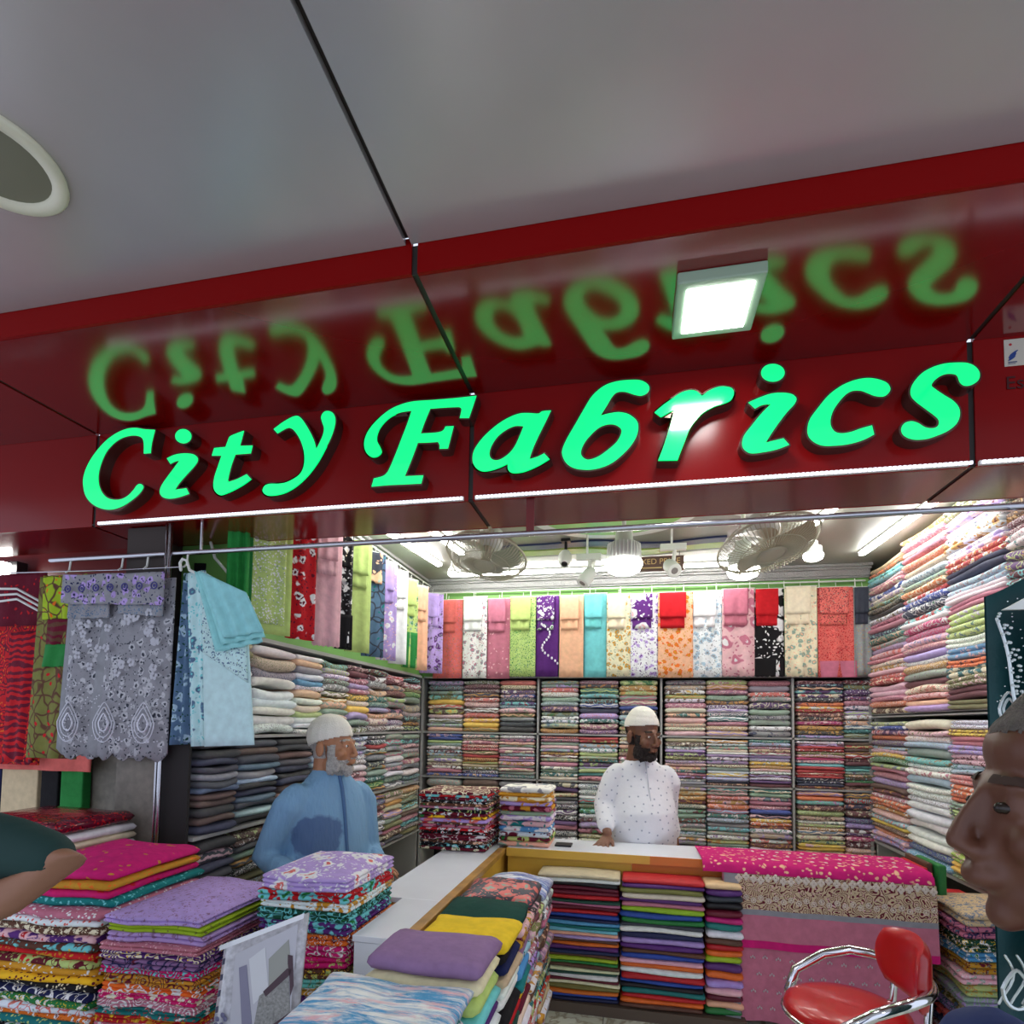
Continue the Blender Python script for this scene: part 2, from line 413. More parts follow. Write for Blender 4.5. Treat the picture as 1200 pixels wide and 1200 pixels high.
# cornice with two mouldings
cn = MB()
for (o1, z0, z1) in ((.02, 2.56, 2.575), (.035, 2.575, 2.62), (.06, 2.62, 2.635), (.09, 2.635, 2.654)):
    cn.box(-1.84+o1, 1.76, YB-o1, YB+.02, z0, z1)
struct('trim_3', cn, mat('cornice_plaster', (160, 160, 158), .5, bump=.9, bscale=90))
cn = MB()
for (o1, z0, z1) in ((.02, 2.56, 2.575), (.035, 2.575, 2.62), (.06, 2.62, 2.635), (.09, 2.635, 2.654)):
    cn.box(-1.86, -1.84+o1, 2.38, YB, z0, z1)
struct('trim_4', cn, MATS['cornice_plaster'])
# printed and stepped shapes of the false ceiling
def disc(mb, cx, cy, rx, ry, z0, z1, n=40):
    mb.loft([(cx, cy, z0, rx, ry), (cx, cy, z1, rx, ry)], n)
M_cg = mat('green_ceiling_relief', (150, 212, 120), .35); M_cw = mat('white_ceiling_relief', (236, 240, 236), .35)
M_cn = mat('navy_ceiling_relief', (40, 52, 92), .4); M_cl = mat('lime_ceiling_relief', (164, 196, 84), .4)
for k, (cx, cy, rx, ry, mm, z) in enumerate([(-.12, 3.3, .52, .5, M_cw, 2.648), (-.12, 3.3, .44, .42, M_cg, 2.642), (.78, 3.2, .34, .36, M_cw, 2.648), (.78, 3.2, .27, .28, M_cg, 2.642), (-.75, 3.0, .3, .36, M_cw, 2.648), (-.72, 3.0, .22, .27, M_cg, 2.642)]):
    q = MB(); disc(q, cx, cy, rx, ry, z, 2.655); struct('trim_%d' % (5+k), q, mm, smooth=False)
def wave(y0, w, z, ph, x0=-.95, x1=.6):
    V = []; F = []; n = 40
    for i in range(n+1):
        x = x0+(x1-x0)*i/n; y = y0+.05*math.sin(4.2*x+ph)+.02*math.sin(9*x+ph)
        for (a, zz) in ((0, z), (w, z), (w, 2.655), (0, 2.655)): V.append((x, y+a, zz))
    for i in range(n):
        for k in range(4): F.append((4*i+k, 4*i+(k+1) % 4, 4*i+4+(k+1) % 4, 4*i+4+k))
    F += [(0, 1, 2, 3), (4*n, 4*n+1, 4*n+2, 4*n+3)]
    return MB().add(V, F)
struct('trim_11', wave(3.88, .1, 2.642, .4), M_cn)
struct('trim_12', wave(4.02, .12, 2.645, 1.2), M_cl)
struct('trim_13', wave(4.18, .1, 2.648, .9), M_cw)
# left side in front of the jamb: neighbouring wall, partition board
M_dred = mat('dark_red_board', (96, 14, 16), .4)
struct('trim_14', MB().box(-4.4, -2.2, 2.62, 2.66, 0, 2.75), M_dred)
struct('trim_15', MB().box(-3.3, -2.06, 2.5, 2.53, .3, 1.42), mat('patterned_board', (122, 116, 106), .7, var=.18, vscale=30))
struct('trim_16', MB().box(-2.19, -1.99, 2.088, 2.10, 0, 1.5), MATS['patterned_board'])
struct('trim_17', MB().box(-2.19, -2.18, 2.101, 2.47, 0, 2.655), mat('jamb_board', (52, 42, 38), .7))

# =============================================================== SIGN
LET = {
'C': (90, 490, 7.5, ['688,105* 600,100 520,88 440,97 350,135 260,200 170,300 100,410 62,520 62,610 85,690 140,755 220,795 310,803 400,775 480,725 550,665 585,610 570,583 535,588 500,635 450,685 390,715 320,718 260,695 215,640 193,570 193,490 215,400 260,300 330,220 400,175 470,155 530,155 575,175 592,220 592,312* 650,308* 660,220']),
'i': (90, 490, 7.5, ['795,355* 860,325 940,312 1020,318 1060,345 1060,385 1020,440 960,505 900,575 862,632* 965,618* 988,665* 900,695 820,708 760,695 733,655 745,600 790,530 850,450 905,375* 870,380 825,402*'], (938, 160, 70, 62)),
't': (240, 470, 7.5, ['345,263* 285,285 225,312 205,350 185,405* 85,415* 65,480* 150,480* 120,570 90,660 78,740 90,790 130,825 180,815 260,780 340,735 408,685* 370,645* 280,690 200,715* 215,640 240,550 270,470* 405,460* 420,393* 310,396*']),
'y': (240, 470, 7.5, ['607,248* 700,180 790,135 840,145 890,210 935,290 965,360 980,425* 1010,370 1040,300 1050,240 1035,190 1025,140 1050,98 1090,90 1130,110 1148,160 1140,230 1110,320 1060,420 1000,530 920,640 830,730 750,785 680,815 600,830 540,825 510,790 530,745 580,728 650,728 720,715 790,680 840,640 870,580 878,500 868,420 840,340 800,275 760,240 720,240 640,285*']),
'F': (415, 455, 7.5, ['1075,68* 900,88 700,105 520,118 400,150 300,200 200,285 130,370 95,450 92,520 115,575 160,605 210,595 240,560 225,510 200,460 205,400 240,330 310,260 400,215 507,198* 470,310 420,440 370,570 320,690 290,745 250,775 175,795* 155,865* 300,852 450,845 590,838* 608,768* 445,775* 480,690 520,590 560,480* 660,477 735,472* 752,500 752,532* 825,530* 875,335* 805,338* 780,375 720,392 585,400* 620,300 670,180* 800,170 920,165* 945,185 930,262* 1010,262* 1045,160']),
'a': (545, 450, 7.5, ['755,235* 680,242 645,262 560,258 480,262 390,295 290,355 190,440 120,520 75,600 68,680 95,735 150,765 220,760 300,735 375,700* 380,755 420,780 500,775 580,748 660,710 742,660* 695,612* 640,640 565,662* 600,560 650,450 710,330', '515,372* 440,370 360,405 290,460 240,530 215,600 225,650 265,672 320,660 390,610 440,545 480,460']),
'b': (645, 440, 7.5, ['700,42 790,45 850,75 870,115 850,155 800,178 740,170 660,145 590,148 545,185 500,260 440,355* 520,335 600,325 680,340 740,380 770,430 765,510 720,600 640,690 540,770 430,815 320,830 210,815 140,770 105,700 110,640 150,550 220,430 300,290 370,180 470,95 580,55', '500,432 570,435 620,470 620,520 580,590 500,660 420,715 340,742 290,725 268,680 290,610 340,540 420,465']),
'r': (750, 430, 7.5, ['130,400* 200,340 270,290 350,235 430,208 495,215 545,258* 600,215 680,180 750,175 808,192 825,235 800,290 740,320 650,350 560,400 500,460 440,540 400,640 360,740 330,820* 160,822* 200,720 240,600 275,480 300,385* 265,395 185,440*']),
'I': (860, 420, 7.5, ['128,390* 230,345 330,312 430,305 510,318 548,355 530,405 470,470 400,560 330,660 280,742* 435,705* 485,760* 380,800 260,825 150,835 90,800 72,750 90,680 150,600 230,500 325,403* 250,410 185,442*'], (342, 128, 103, 77)),
'c': (925, 430, 8.571, ['700,125 800,115 900,130 980,165 1012,220 990,270 940,298 860,292 790,265 720,240 640,240 570,275 500,350 440,440 412,530 418,600 460,655 530,670 620,655 720,620 828,590* 850,680* 740,735 600,775 450,792 330,790 240,750 190,690 183,610 210,520 290,410 390,290 500,205 600,155']),
's': (1010, 410, 7.5, ['830,115 930,120 1000,155 1033,210 1020,270 960,310 900,315 860,285 838,230 800,212 730,215 660,250 610,310 640,345 720,400 800,450 850,510 858,580 830,650 760,710 660,755 560,785 450,788 370,755 345,700 370,650 430,630 490,645 560,685 630,690 670,665 675,620 640,580 560,520 480,460 435,410 428,350 460,280 530,205 620,155 720,125'])}
def outline(spec, ox, oy, sc, Y):
    P = []
    for t in spec.split():
        c = t.endswith('*'); x, y = map(float, t.rstrip('*').split(','))
        w = at(ox+x/sc, oy+y/sc, Y=Y); P.append((w.x, w.z, c))
    out = []; n = len(P)
    for i in range(n):
        p1, p2 = P[i], P[(i+1) % n]; p0 = p1 if p1[2] else P[i-1]; p3 = p2 if p2[2] else P[(i+2) % n]
        for k in range(4):
            t = k/4
            out.append(tuple(.5*(2*p1[a]+(p2[a]-p0[a])*t+(2*p0[a]-5*p1[a]+4*p2[a]-p3[a])*t*t+(3*p1[a]-p0[a]-3*p2[a]+p3[a])*t**3) for a in (0, 1)))
    return out
def area(P): return .5*sum(P[i-1][0]*P[i][1]-P[i][0]*P[i-1][1] for i in range(len(P)))
def offset(P, d, hole=False):
    s = 1 if area(P) > 0 else -1
    if hole: s = -s
    out = []; n = len(P)
    for i in range(n):
        a, b_, c = P[i-1], P[i], P[(i+1) % n]
        tx, ty = c[0]-a[0], c[1]-a[1]; l = math.hypot(tx, ty) or 1
        out.append((b_[0]+s*ty/l*d, b_[1]-s*tx/l*d))
    return out
def prism(loops, y0, y1, front=True, back=False):
    mb = MB()
    for L_ in loops:
        n = len(L_); V = [(x, y0, z) for x, z in L_]+[(x, y1, z) for x, z in L_]
        mb.add(V, [(i, (i+1) % n, n+(i+1) % n, n+i) for i in range(n)])
    if front:
        flat = [p for L_ in loops for p in L_]
        tr = tessellate_polygon([[Vector((x, z, 0)) for x, z in L_] for L_ in loops])
        mb.add([(x, y0, z) for x, z in flat], [tuple(t) for t in tr])
    return mb
YF = DF-.05
lab = {'C': 'large capital C that starts the first word of the shop sign', 'i': 'small green lit i in the first word beside the capital C', 't': 'green lit t in the first word of the shop sign',
 'y': 'green lit y with a curled tail ending the first word', 'F': 'big green lit F with serifs starting the second word', 'a': 'green lit a just right of the big F',
 'b': 'green lit b shaped like a six in the second word', 'r': 'green lit r with a bright lamp glare across its top', 'I': 'green lit i below the square lamp in the second word',
 'c': 'green lit c between i and s near the sign end', 's': 'green lit s, last letter of the shop sign at the right'}
for k, sp in LET.items():
    ox, oy, sc, outs = sp[:4]
    loops = [outline(o, ox, oy, sc, YF) for o in outs]
    if len(sp) > 4:
        dcx, dcy, drx, dry = sp[4]
        dot = []
        for i in range(28):
            w = at(ox+(dcx+drx*math.cos(2*PI*i/28))/sc, oy+(dcy+dry*math.sin(2*PI*i/28))/sc, Y=YF); dot.append((w.x, w.z))
    xs = [p[0] for p in loops[0]]; zs = [p[1] for p in loops[0]]
    t = thing('sign_letter', lab[k], 'sign letter', (sum(xs)/len(xs), DF, min(zs)), 'green lit letters on the red fascia')
    big = [offset(loops[0], .0065)]+[offset(h_, .0065, True) for h_ in loops[1:]]
    prism(big, YF, DF).build('letter_can', M_can, t)
    prism(loops, YF-.002, YF+.004).build('glowing_face', M_letter, t)
    if len(sp) > 4:
        prism([offset(dot, .0065)], YF, DF).build('dot_can', M_can, t)
        prism([dot], YF-.002, YF+.004).build('glowing_dot', M_letter, t)
# LED strips
for n_, (a, b_) in enumerate(zip([-2.30, -.585, 1.075], [-.63, 1.045, 2.6])):
    t = thing('led_strip', ['white led strip under the first word of the sign', 'white led strip under the second word of the sign', 'white led strip on the fascia right of the last joint'][n_], 'led strip', (a, DF, ZB), 'led strips along the fascia edge')
    MB().box(a, b_, DF-.012, DF-.001, ZB+.001, ZB+.014).build('strip_backing', M_white, t)
    q = MB(); k = 0; x = a+.006
    while x < b_: q.box(x, x+.008, DF-.018, DF-.0125, ZB+.002, ZB+.012); x += .0145
    o = q.build('led_bead', M_led, t); o['kind'] = 'stuff'
# square surface lamp under the soffit
def panel_lamp(cx, cy, zc, s, label, ang=0):
    t = thing('panel_lamp', label, 'ceiling lamp', (cx, cy, zc), 'square panel lamps')
    h = s/2
    MB().box(cx-h, cx+h, cy-h, cy+h, zc-.035, zc-.001, .004).build('lamp_frame', mat('lamp_frame_paint', (150, 172, 150), .4), t)
    MB().box(cx-h*.76, cx+h*.76, cy-h*.76, cy+h*.76, zc-.038, zc-.034).build('diffuser', M_panelglow, t)
panel_lamp(.235, 1.70, ZT, .235, 'square lit panel lamp fixed under the red soffit')
# round ceiling lamp, unlit
t = thing('round_downlight', 'round unlit downlight with cream ring in the grey ceiling', 'ceiling lamp', (-1.52, 1.02, ZC))
MB().lathe([(.15, 0), (.152, -.008), (.146, -.014), (.118, -.012), (.116, -.002), (.116, 0)], (-1.52, 1.02, ZC), 40).build('lamp_ring', mat('cream_ring', (212, 208, 186), .5), t, smooth=True)
MB().lathe([(.0, -.004), (.117, -.004)], (-1.52, 1.02, ZC), 40).build('lamp_glass', mat('dull_glass', (112, 112, 92), .35), t)
# sticker
sp0 = at(1176, 399, Y=DF); sp1 = at(1178, 430, Y=DF)
t = thing('sticker', 'small white sticker with blue emblem on the fascia', 'sticker', (sp0.x, DF, sp1.z))
MB().box(sp0.x, sp0.x+.15, DF-.002, DF-.0005, sp1.z, sp0.z).build('paper', mat('sticker_paper', (196, 190, 176), .5), t)
q = MB(); q.loft([(0, 0, 0, .0001, .0001)], 3)if False else None
def disc_xz(mb, cx, cz, rx, rz, y0, y1, n=20, a=0):
    V = []
    for yy in (y0, y1):
        for k in range(n):
            th = 2*PI*k/n; x = rx*math.cos(th); z = rz*math.sin(th)
            V.append((cx+x*math.cos(a)-z*math.sin(a), yy, cz+x*math.sin(a)+z*math.cos(a)))
    mb.add(V, [tuple(range(n)), tuple(range(n, 2*n))]+[(k, (k+1) % n, n+(k+1) % n, n+k) for k in range(n)])
hh = sp0.z-sp1.z
q = MB(); disc_xz(q, sp0.x+.017, sp0.z-hh*.2, .004, .004, DF-.003, DF-.002); q.build('red_mark', mat('red_ink', (176, 40, 50), .5), t)
q = MB(); disc_xz(q, sp0.x+.022, sp0.z-hh*.62, .013, .006, DF-.003, DF-.002, a=.7); disc_xz(q, sp0.x+.026, sp0.z-hh*.52, .014, .0028, DF-.0032, DF-.002, a=.6); disc_xz(q, sp0.x+.02, sp0.z-hh*.72, .012, .003, DF-.0032, DF-.002, a=.6)
q.build('blue_emblem', mat('blue_ink', (34, 64, 130), .5), t)
MB().box(sp0.x+.01, sp0.x+.034, DF-.003, DF-.002, sp0.z-hh*.88, sp0.z-hh*.84).box(sp0.x+.01, sp0.x+.03, DF-.003, DF-.002, sp0.z-hh*.93, sp0.z-hh*.91).build('print_line', mat('grey_ink', (70, 80, 110), .5), t)
def text(s, size, loc, rot, m, name, parent=None, ext=.0006):
    cu = bpy.data.curves.new('t', 'FONT'); cu.body = s; cu.size = size; cu.extrude = ext; cu.align_x = 'LEFT'
    o = bpy.data.objects.new('t', cu); COL.objects.link(o)
    dg = bpy.context.evaluated_depsgraph_get(); dg.update()
    me = bpy.data.meshes.new_from_object(o.evaluated_get(dg)); bpy.data.objects.remove(o)
    me.materials.clear(); me.materials.append(m)
    me.transform(Matrix.Translation(loc) @ rot)
    if parent is not None: me.transform(Matrix.Translation(-Vector(parent.location)))
    p = bpy.data.objects.new(name, me); COL.objects.link(p)
    if parent is not None: p.parent = parent
    return p
RX = Matrix.Rotation(PI/2, 4, 'X')
o = text('Es', .06, (0, 0, 0), RX, mat('red_pen', (60, 4, 6), .6), 'pen_writing'); o.location = (sp0.x+.0, DF-.002, sp1.z-.075)
tag(o, 'faint dark handwriting on the fascia below the sticker', 'writing')

# curtain rail, brackets, hooks
def rz(x): return 2.159 if x > -9 else 0
t = thing('curtain_rail', 'long steel rail hanging below the red fascia', 'rail', (0, 2.07, 2.115))
MB().tube([(-2.58, 2.07, 2.110), (2.4, 2.07, 2.118)], .0105, 14).build('tube', M_steel, t, smooth=True)
MB().box(-.392, -.362, 2.066, 2.074, 2.11, 2.244).build('bracket', M_dred, t); MB().box(1.9, 1.93, 2.066, 2.074, 2.11, 2.244).build('bracket', M_dred, t); MB().box(-1.8, -1.792, 2.066, 2.074, 2.11, 2.244).build('bracket', M_steel, t)
for x in (-2.47, -2.19, -2.06, -1.95, -1.86):
    MB().tube([(x, 2.07, 2.105), (x, 2.065, 2.06), (x, 2.05, 2.045)], .004, 8).build('hook', M_white, t)
MB().tube([(-3.0, 2.05, 2.06), (-2.2, 2.05, 2.045), (-1.86, 2.05, 2.045)], .003, 8).build('wire', M_steel, t)
xpost = at(192, 800, Y=2.06).x
t = tag(MB().tube([(xpost, 2.06, 0), (xpost, 2.06, 2.24)], .009, 10, flat=True).tube([(xpost-.02, 2.06, 0), (xpost-.02, 2.06, 2.24)], .005, 8, flat=True).build('jamb_post', M_steel, origin=(xpost, 2.06, 0), smooth=True), 'thin steel post at the left edge of the shop opening', 'post')

# =============================================================== SHELVING
def shelf_unit(name, label, loc, boards, ups, back):
    t = thing(name, label, 'shelving', loc)
    for bx in boards: MB().box(*bx).build('shelf_board', M_shelf, t)
    for bx in ups: MB().box(*bx).build('upright', M_steel if False else M_shelf, t)
    MB().box(*back).build('back_panel', M_dark, t)
XB0, XB1 = -1.80, 1.74
ux = [at(x_, 850, Y=4.75).x for x_ in (630, 775, 930)]
FB = 4.76; ZA0, ZB0, ZC0 = 1.33, .945, .44
shelf_unit('back_shelving', 'steel shelving across the back wall full of folded fabrics', (0, 4.95, 0),
  [(XB0, XB1, FB, 5.12, z-.015, z) for z in (ZA0, ZB0, ZC0, .06)]+[(XB0, XB1, FB+.0, 5.12, 1.795, 1.81)],
  [(x_-.008, x_+.008, FB-.0, 5.12, 0, 1.79) for x_ in ux]+[(XB0-.02, XB0, FB, 5.12, 0, 1.79), (XB1, XB1+.02, FB, 5.12, 0, 1.79)], (XB0, XB1, 5.12, 5.135, 0, 1.79))
shelf_unit('left_shelving', 'shelving along the left wall holding stacked fabrics', (-2.0, 3.4, 0),
  [(-2.17, -1.81, 2.11, 4.74, z-.015, z) for z in (1.33, .9, .48, .06)]+[(-2.17, -1.81, 2.47, 4.74, 1.795, 1.815)],
  [(-2.17, -1.83, y_-.01, y_+.01, 0, 1.79) for y_ in (3.62, 4.745)], (-2.178, -2.165, 2.11, 4.74, 0, 1.79))
struct('trim_19', MB().box(-2.19, -1.99, 2.088, 2.10, 1.501, 2.24), MATS['jamb_board'])
struct('trim_18', MB().box(-1.989, -1.83, 2.09, 2.105, 0, 1.80), M_dark)  # dark sheet standing in for shade on the near stack ends
XR = 1.74
shelf_unit('right_shelving', 'shelving along the right wall holding thick stacked fabrics', (1.9, 3.9, 0),
  [(XR+.01, 2.07, 2.3, 4.72, .575, .595), (XR+.01, 2.07, 2.3, 4.72, 1.49, 1.51), (XR+.01, 2.07, 2.3, 4.72, 1.50, 1.515)],
  [(XR+.03, 2.07, 4.72, 4.735, 0, 2.6), (XR+.03, 2.07, 2.3, 2.32, 0, 2.6)], (2.065, 2.078, 2.3, 4.72, 0, 2.6))

# stacks of folded cloth on the shelves: top to bottom colour letters
def soft(D, f=.2):
    out = []
    for c in D:
        l = .3*c[0]+.5*c[1]+.2*c[2]; out.append(tuple((x*(1-f)+f*(l*.5+.42)) for x in c[:3])+(c[3],))
    return tuple(out)
PIECES = []      # (projected area, dict)
def stack(codes, c0, c1, face, z0, z1, side, depth, where, group, pats, rng, gap=.002, layers=1, fat=0, vis=1.0, sagm=.006, jitw=.012):
    n = len(codes); ws = [rng.uniform(.72, 1.3) for _ in codes]; tot = sum(ws)
    z = z0; lo = min(c0, c1); hi = max(c0, c1)
    for idx in range(n-1, -1, -1):
        k = codes[idx]; h = (z1-z0)*ws[idx]/tot
        w = (hi-lo)-gap-rng.uniform(0, jitw); cc = (lo+hi)/2+rng.uniform(-.004, .004); ff = rng.uniform(-.008, .008)
        if side == 'back': cx, cy, ang = cc, face+ff, 0
        elif side == 'left': cx, cy, ang = face-ff, cc, PI/2
        else: cx, cy, ang = face+ff, cc, -PI/2
        pat = rng.choice(pats)
        if pat in ('dots', 'vine') and k in LIGHT and rng.random() < .5: pat = 'floral'
        a = []
        for s_ in (-1, 1):
            for zz in (z, z+h):
                p = (cc+s_*w/2, face, zz) if side == 'back' else (face, cc+s_*w/2, zz)
                a.append(pj(p))
        wpx = abs(sum(q[0] for q in a[2:])-sum(q[0] for q in a[:2]))/2; hpx = abs(a[0][1]-a[1][1]+a[2][1]-a[3][1])/2
        cu = sum(q[0] for q in a)/4; cv = sum(q[1] for q in a)/4
        ar = wpx*hpx*(vis if (-20 < cu < 1200 and -20 < cv < 1200) else 0)
        d = dict(cx=cx, cy=cy, z=z, w=w, d=depth, h=h-.0006, ang=ang, pat=pat, dye=soft(dyes(k, rng)), layers=layers if h > .022 else 1, seed=rng.random(),
                 label='%s %s folded fabric, %s from top, %s' % (cname(k), PATW[pat], ordn(idx), where), group=group, k=k, sag=rng.uniform(-1, 1)*sagm*h/.03)
        PIECES.append((ar, len(PIECES), d)); z += h
rng = random.Random(7)
PB = ['floral', 'speckle', 'floral', 'plain', 'vine', 'blooms', 'paisley', 'stripe']
bx = [500, 541.5, 584.5, 627]; bx2 = [633, 678, 725, 771]; bx3 = [779, 828, 878, 928]; bx4 = [934, 990, 1027]
cols = []
for L_ in (bx, bx2, bx3, bx4):
    for a, b_ in zip(L_[:-1], L_[1:]): cols.append((at(a, 850, Y=4.75).x, at(b_, 850, Y=4.75).x))
A = ['vMSOywBpwSN', 'OMMnCpBCyyO', 'CcVunVLpNedk', 'SSCwSLVSwwbY', 'PdtaBunvtPV', 'gYlSPunLSlO', 'ebBlwPcNpNcp', 'lpPSYVwwtPcN', 'PeCeVSeSwe', 'MnkVVdoyrMkmYkv', 'MOVVPwlwNwtS']
Bc = ['uulSwLLScbwPu', 'pBPrrNrYlbOnu', 'wPNSpPLPvpSPSt', 'CPSpLYwbPwStc', 'rrLwlStVSltP', 'bcNlbPSwLtbc', 'bBwvVOvpNtPvee', 'YwScwvwvcSwyLnB', 'tLPbwvvyYpwvwVM', 'wvrrOpmparrrrnnnM', 'BrBMrMMtaSOBgMB']
Cc = ['SMPBvnSB', 'BMdPwSLP', 'ePSMnkeL', 'dVbdenVkVPde', 'wwwrOgwevPbc', 'wwNSwbPwLc', 'bbYMeSSBeSLSwSe', 'ppCYoLtLeaSwlSw', 'tSpPPunyoMwbwMw', 'NoaMlbwlYcclyyb', 'YrnMVvMVmMpN']
wn = ['first', 'second', 'third', 'fourth', 'fifth', 'sixth', 'seventh', 'eighth', 'ninth', 'tenth', 'last']
GB = 'folded fabrics on the shelves'
for i, (a, b_) in enumerate(cols):
    stack(A[i], a, b_, 4.75, ZA0, 1.33+rng.uniform(.44, .452), 'back', .3, '%s stack, top back shelf' % wn[i], GB, PB if i < 9 else ['dots', 'floral', 'vine', 'stripe', 'blooms'], rng)
    stack(Bc[i], a, b_, 4.75, ZB0, .945+rng.uniform(.358, .366), 'back', .3, '%s stack, middle back shelf' % wn[i], GB, PB if i < 9 else ['dots', 'plain', 'vine', 'stripe', 'plain'], rng, vis=.4 if i == 5 else 1)
    stack(Cc[i], a, b_, 4.75, ZC0, .44+.482, 'back', .3, '%s stack, lower back shelf' % wn[i], GB, PB, rng, vis=.1 if i in (0, 1, 2, 5) else 1)
lb = [2.14, 2.46, 2.83, 3.11, 3.42, 3.72, 4.03, 4.37, 4.73]
LA = ['bOBwBvNwNB', 'wbewwwwww', 'wNewswNwclwww', 'OlwSewcNScww', 'MMPvPycyvSO', 'MMeNtSvNcB', 'rMNMlSPNVw', 'BPMgSbekBn']
lw = ['first', 'second', 'third', 'fourth', 'fifth', 'sixth', 'seventh', 'eighth', 'ninth']
for i, c in enumerate(LA):
    stack(c, lb[i], lb[i+1], -1.80, 1.33, 1.33+.445, 'left', .34, '%s stack, upper left shelf' % lw[i], GB, ['plain', 'speckle', 'plain'] if i < 3 else PB, rng, vis=0 if i < 1 else 1, sagm=.012)
LBs = ['kkndedKBBkBn', 'dBdKeLknKdLk', 'kdBdnknBNKLd', 'dekLLdLeLdk', 'LwevwwwpPwrN', 'dnrdSedSStgd', 'SaSSwSpwSe', 'SdpeSPewdS']
LBb = [2.14, 2.38, 2.69, 3.0, 3.42, 3.72, 4.03, 4.37, 4.73]
for i, c in enumerate(LBs):
    stack(c, LBb[i], LBb[i+1], -1.80, .90, .9+.405, 'left', .34, '%s stack, middle left shelf' % lw[i], GB, ['plain', 'plain', 'plain'] if i < 4 else PB, rng, vis=.3 if i == 3 else 1, sagm=.012)
LCs = ['kdndtSSK', 'BBdSdkOBdkn', 'kBdSdnkOBk', 'BdOknSBPd', 'PPpPCCLlSw', 'VVMPdwnvOV', 'ObYcNSOPBd', 'YOSacBPtBO']
for i, c in enumerate(LCs):
    stack(c, LBb[i], LBb[i+1], -1.80, .48, .48+.385, 'left', .34, '%s stack, lower left shelf' % lw[i], GB, ['stripe', 'speckle', 'plain', 'floral'], rng, vis=.2 if i in (2, 3) else 1)
rb = [4.70, 4.16, 3.63, 3.10, 2.62]
RU = ['NoaapPucOkkwPPntSvpPcYpCrppPoB', 'YPpPobLSorunrwmmpPvwYSMcpNv', 'OpwwwrnLwPllwsotOMO', 'BdBMwVMPNntSwb']
RL = ['luVoVLpyglPPvBMPooYpLyBopv', 'cpwLSawwLwwwwwwwwus', 'wyPvpLCooSnNYMPGyO', 'PmvgyLkMPNwo']
PR = ['floral', 'floral', 'speckle', 'blooms', 'vine', 'plain']
rw = ['farthest', 'middle', 'near', 'nearest']
for i in range(4):
    stack(RU[i], rb[i], rb[i+1], XR-.02, 1.517, 1.517+(1.12 if i else 1.07), 'right', .32, '%s stack, upper right shelf' % rw[i], GB, PR, rng, layers=2 if i > 1 else 1, sagm=.01, vis=1 if i < 3 else .3)
    stack(RL[i], rb[i], rb[i+1], XR-.02, .597, .597+.86, 'right', .32, '%s stack, lower right shelf' % rw[i], GB, ['speckle', 'floral', 'plain'] if i == 1 else PR, rng, layers=2 if i == 2 else 1, sagm=.01, vis=1 if i < 3 else .2)
PIECES.sort(key=lambda q: (-q[0], q[1]))
REST = MB.__new__(MB)
bykind = {}
for n_, (ar, _, d) in enumerate(PIECES):
    r2 = random.Random(d['seed'])
    def bld(mb, d=d, r2=r2): slab(mb, d['cx'], d['cy'], d['z'], d['w'], d['d'], d['h'], d['ang'], r2, d['layers'], sag=d['sag'], nx=5)
    if n_ < 300:
        cloth_piece('folded_fabric', d['label'], d['group'], bld, d['dye'], d['pat'], 1.5, (d['cx'], d['cy'], d['z']))
    else:
        mb = bykind.setdefault(d['pat'], MB()); mb.cur = d['dye']; bld(mb)
# the rest as one object (several materials)
allm = MB(); mats_ = []; idxs = []
for k in sorted(bykind):
    mb = bykind[k]; base = len(allm.v); nf = len(mb.f)
    allm.v += mb.v; allm.c += mb.c; allm.f += [tuple(i+base for i in f) for f in mb.f]
    idxs += [len(mats_)]*nf; mats_.append(fabric(k, 1.5))
rest = allm.build('folded_fabric_rest', mats_, smooth=True)
rest.data.polygons.foreach_set('material_index', idxs); rest['kind'] = 'stuff'
rest.name = 'distant_folded_fabrics'
tag(rest, 'remaining small folded fabrics filling the shelves on all three walls', 'folded fabric')

# =============================================================== HANGING SUITS
def sheet(mb, x0, y0, x1, y1, zt, zb, off=0, amp=.006, fold=3, th=.004, scal=0, rng=None, nx=16, nz=10, skew=0, curlb=0, slant=0):
    ux_, uy_ = x1-x0, y1-y0; L_ = math.hypot(ux_, uy_); nxv, nyv = uy_/L_, -ux_/L_     # normal to the viewer side
    ph = rng.random()*6; V = []; F = []
    for s_ in (0, 1):
        for j in range(nz+1):
            t = j/nz; z = zt+(zb-zt)*t
            for i in range(nx+1):
                u = i/nx; w = amp*math.sin(fold*2*PI*u+ph+t*.8)*(.4+.6*t)+amp*.5*math.sin(fold*4.7*u+ph*2)+off
                w += curlb*(t**6)
                zz = z+(slant*(u-.5) if j else slant*(u-.5)*.3)
                if scal and j == nz: zz -= scal*abs(math.sin(PI*u*6))
                d = w-(th if s_ else 0)
                px_ = x0+ux_*u+skew*t*ux_; py_ = y0+uy_*u+skew*t*uy_
                V.append((px_+nxv*d, py_+nyv*d, zz))
    W_ = nx+1; H = (nx+1)*(nz+1)
    for j in range(nz):
        for i in range(nx):
            a = j*W_+i; F.append((a, a+1, a+W_+1, a+W_)); F.append((H+a, H+a+W_, H+a+W_+1, H+a+1))
    for i in range(nx):
        F.append((i, H+i, H+i+1, i+1)); a = nz*W_+i; F.append((a, a+1, H+a+1, H+a))
    for j in range(nz):
        a = j*W_; F.append((a, a+W_, H+a+W_, H+a)); a += nx; F.append((a, H+a, H+a+W_, a+W_))
    mb.add(V, F)
